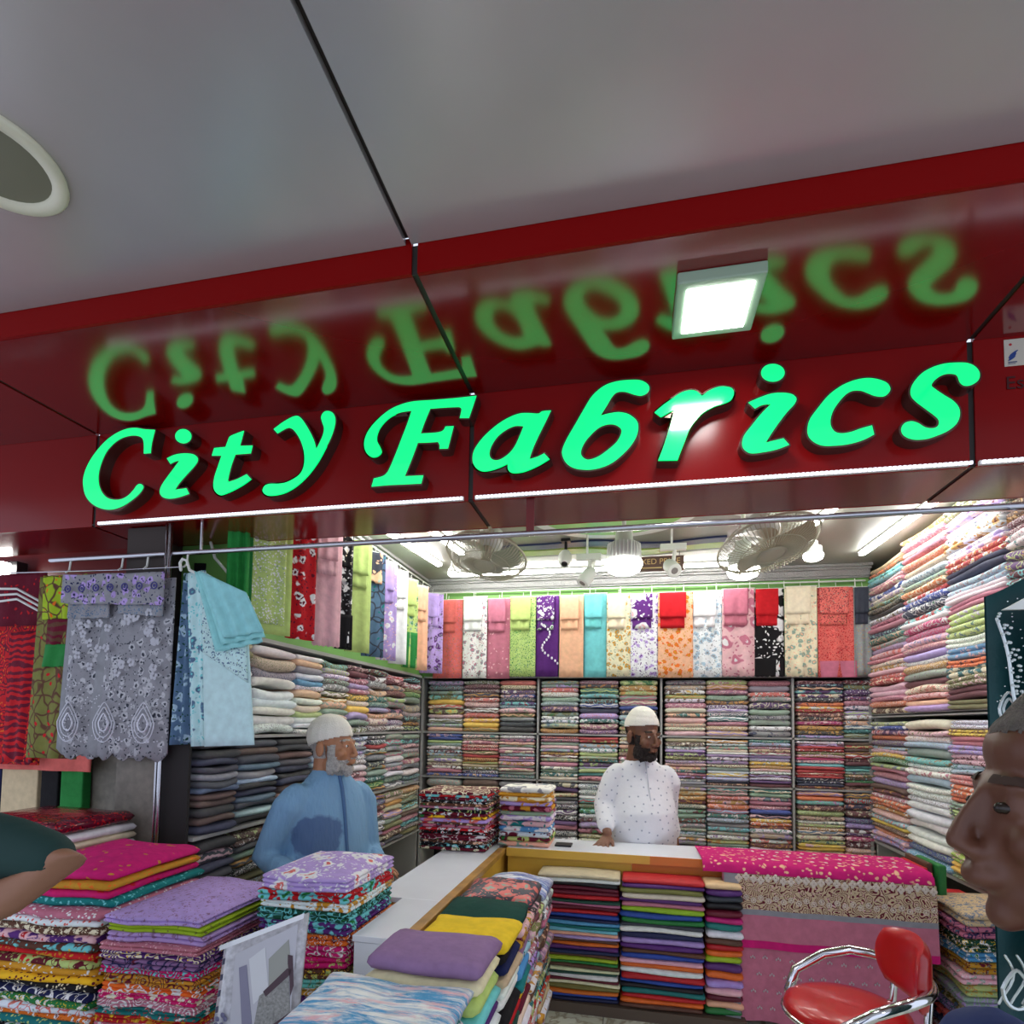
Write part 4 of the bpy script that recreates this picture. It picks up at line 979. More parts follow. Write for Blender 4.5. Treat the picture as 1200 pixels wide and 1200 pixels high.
# marbled top of front pile : real marbled cloth over it
rr = random.Random(40)
cloth_piece('folded_bedsheet', 'blue, white and pink marbled sheet spread over the front centre pile', GS,
  lambda mb: slab(mb, -.575, 1.09, .7165, .37, .31, .03, .0, rr, 1, nx=9, crown=.006, warp=.010), dyes('w', rr, 's', 'p', .02), 'marble', 1.8, (-.575, 1.09, .7165), cat='bedsheet')

# bedding packet with printed insert
TLp, TRp, BRp, BLp = at(258, 1108, Y=1.36), at(357, 1070, Y=1.42), None, None
dnv = Vector((.03, -.10, -.36)); BLp = TLp+dnv; BRp = TRp+dnv
nn = (TRp-TLp).cross(dnv).normalized()
if nn.y > 0: nn = -nn
t = thing('bedding_packet', 'clear wrapped grey bedding set with printed pillow picture, leaning in front', 'packet', (TLp+TRp)/2+dnv)
def pk(u, v, o): return TLp+(TRp-TLp)*u+dnv*v+nn*o
def quadp(name, P, o, m, th=.0008):
    V = [pk(u, v, o) for u, v in P]+[pk(u, v, o-th) for u, v in P]; n = len(P)
    return MB().add(V, [tuple(range(n)), tuple(range(n, 2*n))]+[(i, (i+1) % n, n+(i+1) % n, n+i) for i in range(n)]).build(name, m, t)
mb = MB(); N_ = 8; V = []; F = []
for s_ in (1, -1):
    for j in range(N_+1):
        for i in range(N_+1):
            u, v_ = i/N_, j/N_; e_ = min(1, 5*min(u, 1-u, v_, 1-v_)+.25)
            V.append(pk(u, v_, -.03+s_*.026*e_))
W_ = N_+1; H_ = W_*W_
for j in range(N_):
    for i in range(N_):
        k = j*W_+i; F += [(k, k+1, k+W_+1, k+W_), (H_+k, H_+k+W_, H_+k+W_+1, H_+k+1)]
for i in range(N_):
    F.append((i, H_+i, H_+i+1, i+1)); k = N_*W_+i; F.append((k, k+1, H_+k+1, H_+k))
    k = i*W_; F.append((k, k+W_, H_+k+W_, H_+k)); k += N_; F.append((k, H_+k, H_+k+W_, k+W_))
mb.cur = None; mb.add(V, F); mb.build('wrapped_bedding', mat('bedding_plastic', (196, 196, 204), .12, coat=.6, bump=.5, bscale=18, var=.25, vscale=60), t, smooth=True)
quadp('insert_card', [(.2, .1), (.93, .06), (.97, .97), (.3, .99)], .0, mat('insert_paper', (186, 186, 196), .3))
quadp('headboard_print', [(.27, .2), (.36, .2), (.52, .62), (.42, .66)], .0012, mat('violet_grey_ink', (128, 126, 150), .4))
quadp('headboard_print', [(.38, .17), (.56, .13), (.66, .42), (.5, .48)], .0012, mat('pale_grey_ink', (206, 208, 214), .4))
quadp('pillow_print', [(.62, .22), (.84, .14), (.9, .32), (.66, .4)], .0014, mat('grey_green_ink', (150, 152, 146), .4))
quadp('pillow_print', [(.56, .44), (.88, .36), (.95, .62), (.52, .74)], .0014, mat('knit_grey_ink', (136, 136, 134), .4, var=.35, vscale=160))
for P in ([(.6, .42), (.66, .4), (.86, .33), (.92, .35), (.9, .38), (.64, .46)], [(.85, .24), (.91, .26), (.96, .46), (.93, .52), (.9, .4), (.86, .3)], [(.48, .78), (.72, .66), (.95, .62), (.95, .655), (.74, .7), (.5, .83)]):
    quadp('ribbon_print', P, .002, mat('plum_ink', (62, 34, 48), .4))
for k in range(8):
    for r_ in range(2): quadp('edge_mark', [(.06+.012*r_, .1+.1*k), (.09+.012*r_, .1+.1*k), (.09+.012*r_, .14+.1*k), (.06+.012*r_, .14+.1*k)], .0016, mat('navy_ink', (60, 60, 84), .4)) if r_ == 0 else None
q = MB()
for k in range(4):
    c_ = pk(.13, .5+.12*k, -.001)
    for a_ in range(5):
        th = a_*1.256; p_ = c_+(TRp-TLp).normalized()*.012*math.cos(th)+dnv.normalized()*.012*math.sin(th)
        q.ell(p_, (.007, .003, .007), 6, 4)
q.build('flower_print', mat('slate_ink', (108, 108, 140), .4), t)
quadp('zip_strip', [(0, .0), (1, .0), (1, .035), (0, .035)], .002, mat('clear_vinyl', (225, 228, 235), .05, coat=1))

# wrapped blankets on a side table
t = thing('side_table', 'small table under the wrapped blankets at the far left', 'table', (-2.3, 1.88, 0))
MB().box(-2.55, -2.045, 1.70, 2.07, .83, .865).build('table_top', M_wood, t)
for (x, y) in ((-2.52, 1.73), (-2.075, 1.73), (-2.52, 2.04), (-2.075, 2.04)): MB().box(x-.025, x+.025, y-.025, y+.025, 0, .83).build('leg', M_wood, t)
GPk = 'wrapped blankets at the far left'
rng = random.Random(3); z = .8655
for n_, (c, lb_, h) in enumerate((('w', 'white wrapped blanket at the bottom of the far left packets', .035), ('c', 'cream wrapped blanket in the middle of the far left packets', .03), ('w', 'white wrapped blanket just below the maroon packet', .035), ('M', 'maroon wrapped blanket with shiny plastic on top of the packets', .05))):
    rr = random.Random(n_)
    cloth_piece('wrapped_blanket', lb_, GPk, lambda mb: slab(mb, -2.285, 1.715, z, .47, .34, h-.0006, -.02, rr, 1, nx=9, crown=.008, warp=.006), dyes(c, rng, 'r' if c == 'M' else 'e', 'k' if c == 'M' else 'w', .02), 'speckle' if c == 'M' else 'plain', .8, (-2.285, 1.715, z), .14, 'packet'); z += h

# pile of thick quilts lower right
GR = 'thick folded quilts at the lower right'
rng = random.Random(23)
n_ = 0; z = 0.0
codes = 'bPDsYplSbvCKw'; hs = [rng.uniform(.85, 1.2) for _ in codes]; tot = sum(hs)
for idx in range(len(codes)-1, -1, -1):
    h = .62*hs[idx]/tot; k = codes[idx]; rr = random.Random(rng.random()); x_ = 1.40+rng.uniform(-.01, .01)
    pat = rng.choice(['floral', 'vine', 'blooms', 'floral'])
    cloth_piece('folded_quilt', '%s %s quilt, %s from top of the lower right pile' % (cname(k), PATW[pat], ordn(idx)), GR,
      lambda mb: slab(mb, x_, 3.045+rr.uniform(-.01, .01), z, .37, .33, h-.0006, -PI/2, rr, 2, nx=8, crown=.015 if idx == 0 else 0, warp=.012), dyes(k, rng), pat, 1.8, (x_, 3.04, z), cat='quilt'); z += h

# =============================================================== CHAIR
CX, CY = .72, 2.2
t = thing('tub_chair', 'red padded chair with chrome tube arms in front of the sari', 'chair', (CX, CY, 0))
M_seat = mat('red_vinyl', (196, 22, 28), .28, coat=.3)
MB().lathe([(0, .475), (.1, .474), (.16, .466), (.19, .452), (.197, .435), (.19, .42), (.0, .415)], (CX, CY, 0), 40).build('seat', M_seat, t, smooth=True)
MB().lathe([(.185, .412), (.2, .416), (.205, .424), (.2, .432), (.19, .43)], (CX, CY, 0), 40).build('seat_rim', M_chrome, t, smooth=True)
mb = MB(); V = []; F = []; nu, nv_ = 18, 12
for s_ in (0, 1):
    for j in range(nv_+1):
        for i in range(nu+1):
            u, v_ = i/nu*2-1, j/nv_*2-1
            r_ = max(abs(u), abs(v_)); l2 = math.hypot(u, v_) or 1; q_ = r_/l2*.35+.65 if r_ else 1
            uu, vv = u*(1-.18*abs(v_)**2), v_*(1-.22*abs(u)**2)
            a_ = uu*.85
            th_ = .022*max(0, 1-max(abs(u), abs(v_))**4)**.5
            R_ = .21+(th_ if s_ else -th_)
            V.append((CX+.01+R_*math.cos(a_), CY+R_*math.sin(a_), .60+vv*.115))
W_ = nu+1; H_ = W_*(nv_+1)
for j in range(nv_):
    for i in range(nu):
        k = j*W_+i; F += [(k, k+1, k+W_+1, k+W_), (H_+k, H_+k+W_, H_+k+W_+1, H_+k+1)]
mb.add(V, F); mb.build('backrest', M_seat, t, smooth=True)
P = [(CX+.238*math.cos(a_), CY+.238*math.sin(a_), .575) for a_ in [(-.9+1.8*i/12) for i in range(13)]]
MB().tube([(CX-.13, CY-.215, .40), (CX-.1, CY-.235, .475), (CX, CY-.24, .54), (CX+.09, CY-.225, .57)]+P+[(CX+.09, CY+.225, .57), (CX, CY+.24, .54), (CX-.1, CY+.235, .475), (CX-.13, CY+.215, .40)], .018, 12).build('arm_tube', M_chrome, t, smooth=True)
for s_ in (-1, 1):
    MB().tube([(CX+.2, CY+s_*.12, .575), (CX+.19, CY+s_*.12, .44), (CX+.1, CY+s_*.14, .395), (CX-.1, CY+s_*.2, .395), (CX-.13, CY+s_*.215, .40)], .012, 10).build('side_tube', M_chrome, t, smooth=True)
MB().tube([(CX, CY, .06), (CX, CY, .415)], .025, 14).build('column', M_chrome, t, smooth=True)
for k in range(5):
    a_ = k*2*PI/5; MB().tube([(CX, CY, .08), (CX+.24*math.cos(a_), CY+.24*math.sin(a_), .02)], .016, 10).build('leg', M_chrome, t, smooth=True)

# =============================================================== CEILING FITTINGS
def tube_light(x0, y0, x1, y1, z, label):
    t = thing('tube_light', label, 'tube light', ((x0+x1)/2, (y0+y1)/2, z), 'lit tube lights in the shop')
    d = Vector((x1-x0, y1-y0, 0)).normalized(); s_ = Vector((-d.y, d.x, 0))*.022
    def bar(w, za, zb, ex=0):
        a = Vector((x0, y0, 0))-d*ex; b_ = Vector((x1, y1, 0))+d*ex; V = []
        for zz in (za, zb):
            for p, q_ in ((a, -1), (a, 1), (b_, 1), (b_, -1)): V.append((p.x+s_.x*w*q_, p.y+s_.y*w*q_, zz))
        return MB().add(V, [(0, 1, 2, 3), (4, 5, 6, 7), (0, 1, 5, 4), (1, 2, 6, 5), (2, 3, 7, 6), (3, 0, 4, 7)])
    bar(1.0, z-.012, z, .012).build('batten', M_white, t)
    bar(.8, z-.034, z-.0125).build('glowing_tube', M_tube, t)
ZI = 2.655
def l2(u0, v0, u1, v1): a = at(u0, v0, Z=ZI-.03); b_ = at(u1, v1, Z=ZI-.03); return a.x, a.y, b_.x, b_.y
a = at(515, 663, Z=ZI-.03); b_ = at(463, 630, Z=ZI-.03); d = (b_-a).normalized()
tube_light(a.x, a.y, a.x+d.x*1.2, a.y+d.y*1.2, ZI, 'lit tube light on the left of the shop ceiling')
a = at(538, 650, Z=ZI-.03); tube_light(a.x+.02, a.y, a.x+.02+d.x*1.2, a.y+d.y*1.2, ZI, 'second lit tube light from the left, beside the left fan')
a = at(1010, 650, Z=ZI-.03); b_ = at(1070, 607, Z=ZI-.03); d = (b_-a).normalized(); tube_light(a.x, a.y, a.x+d.x*1.2, a.y+d.y*1.2, ZI, 'lit tube light above the right wall stacks')
a = at(945, 622, Z=ZI-.03); b_ = at(985, 590, Z=ZI-.03); d = (b_-a).normalized(); tube_light(a.x, a.y, a.x+d.x*1.2, a.y+d.y*1.2, ZI, 'lit tube light right of the right fan')
a = at(528, 678, Z=ZI-.05); tube_light(a.x, a.y, a.x+1.16, a.y, ZI, 'lit tube light along the back cornice, left half'); tube_light(a.x+1.2, a.y, a.x+2.3, a.y, ZI, 'lit tube light along the back cornice, right half')
def bulb(u, v, Y, r, label, housing=False):
    c = at(u, v, Y=Y); t = thing('led_bulb', label, 'bulb', c, 'lit led bulbs')
    MB().lathe([(0, -.6*r), (.5*r, -.56*r), (.85*r, -.4*r), (1*r, -.1*r), (1*r, .1*r), (.92*r, .2*r)], c, 28).build('diffuser', M_bulb, t, smooth=True)
    h = 1.1*r if housing else .9*r
    MB().lathe([(.92*r, .2*r), (.85*r, .2*r+h*.8), (.5*r, .2*r+h), (.45*r, .2*r+h*1.5), (0, .2*r+h*1.5)], c, 28).build('housing', M_white, t, smooth=True)
    if housing:
        q = MB()
        for k in range(28):
            a_ = 2*PI*k/28; x = math.cos(a_); y = math.sin(a_)
            q.tube([(c.x+x*.93*r, c.y+y*.93*r, c.z+.24*r), (c.x+x*.88*r, c.y+y*.88*r, c.z+.2*r+h*.8)], .03*r, 4, flat=True)
        q.build('cooling_fin', M_white, t)
    MB().tube([(c.x, c.y, c.z+.2*r+h*1.5), (c.x, c.y, ZI-.001)], .012 if housing else .006, 10, flat=True).build('stem', M_white, t)
bulb(731, 661, 3.1, .098, 'large lit led bulb with ribbed housing in the middle', True)
bulb(530, 672, 3.6, .03, 'small round lit bulb near the left corner')
bulb(871, 668, 3.3, .085, 'lit bulb hanging below the right fan', True)
bulb(953, 651, 3.6, .055, 'short lit bulb at the right of the back ceiling')
def fan(u, v, Y, rad, nrm, label, blade_m):
    c = at(u, v, Y=Y); t = thing('cage_fan', label, 'fan', c, 'ceiling cage fans')
    rot = Vector((0, 0, 1)).rotation_difference(Vector(nrm).normalized()).to_matrix()
    q = MB()
    prof = [(.28, -.062), (.6, -.058), (.85, -.042), (1, -.0)]
    for k in range(72):
        a_ = 2*PI*k/72; ca, sa = math.cos(a_), math.sin(a_)
        q.tube([c+rot@Vector((r_*rad*ca, r_*rad*sa, z_)) for r_, z_ in prof], .0022, 4, flat=True)
    for r_, z_, th in ((1, 0, .006), (.28, -.062, .004), (.64, -.057, .0025)):
        q.tube([c+rot@Vector((r_*rad*math.cos(2*PI*k/40), r_*rad*math.sin(2*PI*k/40), z_)) for k in range(40)], th, 6, closed=True)
    q.build('front_cage', M_cream, t, smooth=True)
    q = MB()
    for k in range(48):
        a_ = 2*PI*k/48; q.tube([c+rot@Vector((r_*rad*math.cos(a_), r_*rad*math.sin(a_), z_)) for r_, z_ in ((.2, .09), (.7, .07), (1, .004))], .0012, 4, flat=True)
    q.build('rear_cage', M_cream, t, smooth=True)
    MB().lathe([(0, -.066), (.2*rad, -.066), (.27*rad, -.062), (.27*rad, -.056), (0, -.056)], c, 28, rot).build('badge', M_cream, t, smooth=True)
    MB().lathe([(0, -.02), (.12*rad, -.02), (.14*rad, .02), (.14*rad, .05), (0, .05)], c, 20, rot).build('hub', M_cream, t, smooth=True)
    for b3 in range(3):
        V = []; F = []
        for i in range(9):
            f = i/8; r0 = (.14+.76*f)*rad; a0 = b3*2*PI/3-.25-.25*f; wdt = .5+.55*math.sin(PI*min(1, f*.9+.1))
            for k in range(7):
                g_ = k/6; a_ = a0+wdt*g_; V.append(c+rot@Vector((r0*math.cos(a_), r0*math.sin(a_), .022-.04*g_)))
                V.append(c+rot@Vector((r0*math.cos(a_), r0*math.sin(a_), .025-.04*g_)))
        for i in range(8):
            for k in range(6):
                for s_ in (0, 1): F.append((i*14+k*2+s_, i*14+(k+1)*2+s_, (i+1)*14+(k+1)*2+s_, (i+1)*14+k*2+s_))
        MB().add(V, F).build('blade', blade_m, t, smooth=True)
    mb_ = c+rot@Vector((0, 0, .12))
    MB().lathe([(0, .05), (.3*rad, .05), (.34*rad, .08), (.3*rad, .15), (0, .17)], c, 24, rot).build('motor', M_white, t, smooth=True)
    MB().tube([mb_, (mb_.x, mb_.y+.02, ZI-.03)], .014, 10, flat=True).lathe([(.0, -.03), (.05, -.03), (.06, 0)], (mb_.x, mb_.y+.02, ZI-.001), 20).build('ceiling_mount', M_white, t, smooth=True)
fan(570, 652, 2.9, .215, (.12, .30, 1), 'left cage fan tilted down from the shop ceiling', mat('fan_blade_green', (186, 196, 168), .4))
fan(900, 638, 2.95, .24, (-.22, .28, 1), 'right cage fan with beige blades', mat('fan_blade_tan', (176, 158, 132), .4))
# camera and spot lights
c = at(662, 655, Y=3.75); t = thing('security_camera', 'white security camera pointing down between the fans', 'camera', c)
rot = Vector((0, 0, 1)).rotation_difference(Vector((0, .55, .85)).normalized()).to_matrix()
MB().lathe([(0, -.05), (.03, -.05), (.036, -.04), (.045, -.01), (.045, .03), (.03, .06), (0, .07)], c, 24, rot).build('camera_body', M_white, t, smooth=True)
MB().lathe([(0, -.054), (.02, -.054), (.024, -.046)], c, 20, rot).build('lens', M_black, t, smooth=True)
MB().tube([c+Vector((0, .04, .06)), (c.x, c.y+.05, ZI)], .01, 8, flat=True).box(c.x-.03, c.x+.03, c.y+.02, c.y+.08, ZI-.02, ZI-.001).build('mount', M_black, t)
def spot(u, v, Y, dirv, label):
    c = at(u, v, Y=Y); t = thing('track_spot', label, 'spotlight', c, 'white track spotlights')
    rot = Vector((0, 0, 1)).rotation_difference(Vector(dirv).normalized()).to_matrix()
    MB().lathe([(0, -.055), (.036, -.06), (.044, -.06), (.046, -.05), (.044, .03), (.034, .06), (0, .065)], c, 24, rot).build('spot_body', M_white, t, smooth=True)
    MB().lathe([(0, -.058), (.036, -.058)], c, 20, rot).build('reflector', mat('spot_glass', (170, 168, 164), .15, metal=.5), t)
    s_ = 1 if dirv[0] < 0 else -1
    MB().box(c.x-.07, c.x+.09, c.y-.02, c.y+.02, c.z+.11, c.z+.15, .003).tube([(c.x+.02, c.y, c.z+.12), (c.x+.01, c.y, c.z+.03)], .012, 8, flat=True).tube([(c.x, c.y, c.z+.15), (c.x, c.y, ZI-.001)], .007, 8, flat=True).build('driver_arm', M_white, t)
spot(688, 676, 3.7, (.5, .3, .8), 'white track spotlight left of the large bulb')
spot(787, 665, 3.7, (-.25, .7, .55), 'white track spotlight right of the large bulb')
# fixed price sign
c = at(772, 660, Y=4.1)
t = thing('price_sign', 'small dark hanging sign with gold FIXED PRICE lettering', 'sign', c)
MB().box(c.x-.17, c.x+.17, 4.1, 4.108, c.z-.055, c.z+.05).build('sign_board', mat('sign_brown', (112, 88, 78), .5), t)
text('FIXED PRICE', .056, (c.x-.163, 4.098, c.z-.005), RX, mat('gold_paint', (236, 206, 140), .4), 'gold_lettering', t)
MB().box(c.x-.13, c.x+.02, 4.097, 4.0995, c.z-.035, c.z-.028).build('small_print', MATS['gold_paint'], t)
MB().tube([(c.x-.14, 4.104, c.z+.05), (c.x-.14, 4.104, ZI)], .002, 6, flat=True).tube([(c.x+.14, 4.104, c.z+.05), (c.x+.14, 4.104, ZI)], .002, 6, flat=True).build('cord', M_black, t)
# neighbour's lamp, left
c = at(2, 668, Y=2.5)
t = thing('neighbour_lamp', 'bright white lamp of the next shop at the left edge', 'lamp', c)
MB().box(c.x-.06, c.x+.03, 2.48, 2.53, c.z-.07, c.z+.045, .01).build('glowing_cover', M_bulb, t); MB().box(c.x-.08, c.x+.05, 2.54, 2.6, c.z-.09, c.z+.06).build('lamp_case', M_black, t)

# =============================================================== GREEN GOWN
YG = 1.68
t = thing('teal_gown', 'dark teal gown with silver beading hanging at the right edge', 'gown', (1.15, YG, .45))
M_gown = mat('teal_georgette', (4, 62, 66), .6, var=.15, vscale=10, bump=.2, bscale=60)
M_bead = mat('silver_beads', (205, 214, 214), .25, metal=.6)
xl = at(1157, 800, Y=YG).x
def gown_sheet(name, x0, x1, ztops, zb, y, amp, fold, m, flare=0):
    V = []; F = []; nx, nz = 28, 24
    for s_ in (0, 1):
        for j in range(nz+1):
            v_ = j/nz
            for i in range(nx+1):
                u = i/nx; zt_ = ztops(u); z_ = zt_+(zb-zt_)*v_; x = x0+(x1-x0)*u+flare*(v_)*(u-.5)
                V.append((x, y-amp*math.sin(fold*2*PI*u+.5+v_)*(.3+.7*v_)+(.008 if s_ else 0), z_))
    W_ = nx+1; H_ = W_*(nz+1)
    for j in range(nz):
        for i in range(nx):
            k = j*W_+i; F += [(k, k+1, k+W_+1, k+W_), (H_+k, H_+k+W_, H_+k+W_+1, H_+k+1)]
    for i in range(nx): F.append((i, H_+i, H_+i+1, i+1))
    return MB().add(V, F).build(name, m, t, smooth=True)
zs_ = at(1160, 690, Y=YG).z; ztop = at(1200, 648, Y=YG).z
gown_sheet('shawl', xl, xl+.42, lambda u: zs_-.02+(ztop+.06-zs_)*math.sin(min(1, u*1.1)*PI/2)**1.2, .35, YG, .02, 3, M_gown)
q = MB()
q.loft([(xl+.30, YG-.10, .8, .24, .06), (xl+.30, YG-.10, 1.15, .2, .07), (xl+.28, YG-.11, 1.38, .165, .08), (xl+.28, YG-.11, 1.5, .185, .09), (xl+.28, YG-.10, 1.58, .2, .085), (xl+.28, YG-.09, 1.66, .2, .06), (xl+.28, YG-.08, 1.72, .1, .04)], 28)
q.ell((xl+.115, YG-.11, 1.60), (.062, .06, .11), rot=Matrix.Rotation(.25, 3, 'Y')); q.ell((xl+.12, YG-.1, 1.45), (.045, .05, .11))
q.build('bodice', M_gown, t, smooth=True)
q = MB(); rg = random.Random(8)
V_ = [at(1168+3*math.sin(i*.35)+1.9*i, 725+7.6*i, Y=YG-.2) for i in range(20)]
q.tube(V_, .0035, 6)
for i in range(20):
    for k in range(3): q.ell(V_[i]+Vector((rg.uniform(0, .022), -.002, rg.uniform(-.012, .012))), (.0045, .003, .0035), 6, 4)
for _ in range(60):
    p = at(rg.uniform(1160, 1198), rg.uniform(700, 900), Y=YG-.02); q.ell(p+Vector((0, -.03, 0)), (.002, .002, .002), 5, 3)
for (u, v) in ((1183, 830), (1190, 870)):
    p = at(u, v, Y=YG-.19)
    for s_ in (1, .6): ring(q, p.x, p.z, .02*s_, .036*s_, p.y, .003, 18, .4)
for k in range(3):
    q.tube([at(1178+14*k+10*math.sin(i*.5), 1120+i*7, Y=YG-.06) for i in range(9)], .003, 6)
p = at(1192, 1160, Y=YG-.07); ring(q, p.x, p.z, .03, .045, p.y, .0045, 20, .5)
STUFF(q.build('silver_beading', M_bead, t))
p = at(1192, 690, Y=YG-.1)
MB().add([p+Vector((-.03, 0, -.05)), p+Vector((.14, 0, .05)), p+Vector((.14, 0, -.05)), p+Vector((-.03, .01, -.05)), p+Vector((.14, .01, .05)), p+Vector((.14, .01, -.05))], [(0, 1, 2), (3, 5, 4), (0, 1, 4, 3), (1, 2, 5, 4), (0, 2, 5, 3)]).build('white_lining', M_white, t)
MB().tube([(xl+.28, YG-.07, 1.70), (xl+.28, YG-.02, 1.86), (xl+.28, YG+.1, 2.0), (xl+.28, 2.2, 2.15)], .004, 8).build('hanger_hook', M_steel, t)

# =============================================================== PEOPLE
def head_parts(mb, c, ang, s, tilt=0, nose=1.0):
    """c = point at the chin-level centre of the skull; facing direction angle ang"""
    Rm = Matrix.Rotation(ang+PI/2, 3, 'Z') @ Matrix.Rotation(tilt, 3, 'X') * s if False else (Matrix.Rotation(ang+PI/2, 3, 'Z') @ Matrix.Rotation(tilt, 3, 'X'))
    c = Vector(c)
    def P(x, y, z): return c+Rm@Vector((x*s, y*s, z*s))
    def E(p, r, extra=None): mb.ell(P(*p), tuple(q*s for q in r), 16, 11, Rm if extra is None else Rm@extra)
    E((0, .018, .14), (.074, .094, .088)); E((0, -.03, .075), (.058, .062, .085)); E((0, -.035, .022), (.046, .05, .036))
    E((0, -.073, .002), (.02, .016, .017)); E((0, -.075, .118), (.05, .015, .012))
    for sg in (-1, 1):
        E((sg*.038, -.066, .07), (.022, .02, .02)); E((sg*.078, .012, .085), (.009, .02, .032)); E((sg*.011, -.1, .058), (.009, .012, .008))
        E((sg*.03, -.076, .1), (.015, .010, .011)); E((sg*.045, -.02, .02), (.015, .04, .03))
    mb.tube([P(0, -.088, .112), P(0, -.103*nose, .085), P(0, -.110*nose, .065)], [.007*s, .0085*s, .0105*s], 10)
    E((0, -.088, .036), (.026, .013, .014)); E((0, -.097, .040), (.021, .009, .0055)); E((0, -.094, .029), (.018, .010, .0065))
    mb.tube([P(0, .025, .07), P(0, .03, 0), P(0, .045, -.08), P(0, .05, -.13)], [.055*s, .054*s, .056*s, .07*s], 14)
    return P, Rm
def eyes(P, s, t, mw=None):
    for sg in (-1, 1):
        q = MB(); q.ell(P(sg*.029, -.0825, .1), (.0085*s, .0085*s, .0055*s), 12, 8); o = q.build('eye', mw or M_eye, t, smooth=True)
        q = MB(); q.ell(P(sg*.029, -.0865, .1), (.0052*s,)*3, 10, 6); q.build('iris', M_iris, o, smooth=True)
def hand(mb, w, d, n, s=1.0, curl=.35, spread=.14, thumb=1):
    """wrist w, finger direction d, palm normal n (down side)"""
    w = Vector(w); d = Vector(d).normalized(); n = Vector(n); n = (n-d*n.dot(d)).normalized(); l = d.cross(n)
    for k in range(4):
        o = (k-1.5)*.02*s; b_ = w+d*.085*s+l*o
        mb.tube([w+l*o*.6+d*.01, b_], [.013*s, .0115*s], 8)
        L_ = (.068, .078, .072, .056)[k]*s; dd = (d+l*spread*(k-1.5)).normalized()
        p1 = b_+dd*L_*.42; d2 = (dd+n*curl).normalized(); p2 = p1+d2*L_*.34; d3 = (dd+n*curl*2).normalized(); p3 = p2+d3*L_*.26
        mb.tube([b_, p1, p2, p3], [.0095*s, .0088*s, .008*s, .0068*s], 8)
    mb.tube([w+d*.015*s-l*.02*thumb*s, w+d*.045*s-l*.045*thumb*s, w+d*.075*s-l*.058*thumb*s+n*.008, w+d*.098*s-l*.06*thumb*s+n*.016], [.014*s, .012*s, .0095*s, .008*s], 8)
def shell(body, root, P0, Rm, s, fn, name, m, rim=False):
    """cloth or hair grown outward from the skin where fn(local point) > 0"""
    me = body.data; org = Vector(root.location); Ri = Rm.transposed(); c0 = P0(0, 0, 0)
    val = []
    for v in me.vertices:
        l = Ri@((Vector(v.co)+org)-c0)/s; val.append(fn(l) if (abs(l.x) < .11 and abs(l.y) < .15 and -.05 < l.z < .26) else 0)
    idx = {}; V = []; F = []
    for p in me.polygons:
        if all(val[i] > 0 for i in p.vertices):
            f = []
            for i in p.vertices:
                if i not in idx: idx[i] = len(V); V.append(Vector(me.vertices[i].co)+org+me.vertices[i].normal*val[i]*s)
                f.append(idx[i])
            F.append(tuple(f))
    if rim:
        cnt = {}
        for f in F:
            for a, b_ in zip(f, f[1:]+f[:1]): cnt[frozenset((a, b_))] = cnt.get(frozenset((a, b_)), 0)+1
        inv = {b_: a for a, b_ in idx.items()}; low = {}
        for e_, n_ in cnt.items():
            if n_ == 1:
                a, b_ = tuple(e_)
                for k in (a, b_):
                    if k not in low: low[k] = len(V); V.append(Vector(me.vertices[inv[k]].co)+org-me.vertices[inv[k]].normal*.002)
                F.append((a, b_, low[b_], low[a]))
    return MB().add(V, F).build(name, m, root, smooth=True)
def beard_fn(full=1.0):
    def f(l):
        d = 0
        j = min(.062-l.z, .10) if l.y < -.015 else 0
        side = l.y < -.008 and l.y > -.048 and abs(l.x) > .04 and abs(l.x) < .069 and l.z < .105
        if l.y < -.012 and abs(l.x) < .07 and l.z < .058-.02*max(0, (-.055-l.y)/.03)*(1 if abs(l.x) > .032 else 0) : d = max(0, min(1, (.06-l.z)/.02))
        if side: d = max(d, min(1, (.108-l.z)/.03)*min(1, (l.y+.05)/.015, (-.006-l.y)/.01+.2))
        if l.z < -.03: d *= max(0, 1-(-.03-l.z)/.02)
        if abs(l.x) < .021 and .0245 < l.z < .044 and l.y < -.08: d = 0
        if l.z > .054 and abs(l.x) < .04: d = 0
        if l.z > .03 and abs(l.x) > .012 and l.y > -.095 and l.y < -.055 and abs(l.x) < .05 and l.z > .046: d = 0
        n_ = .75+.5*pn(Vector((l.x*90, l.y*90, l.z*90)))
        low = 1+1.2*max(0, min(1, (.02-l.z)/.03))
        return d*.0065*low*n_*full
    return f
def cap_fn(zf, zb, th, boost=0):
    def f(l):
        lim = zf+(zb-zf)*max(0, min(1, (l.y+.09)/.19))
        return th+boost*max(0, l.z-.19)/.04 if l.z > lim else 0
    return f
def hair_fn(l):
    if l.y > -.005 and l.z > .045 and l.z < .16 and not (abs(l.x) > .068 and l.y < .05): return .004
    return 0
def brow_fn(l): return .0022 if (.012 < abs(l.x) < .048 and l.y < -.055 and abs(l.z-(.1235-.1*max(0, abs(l.x)-.032))) < .0042) else 0
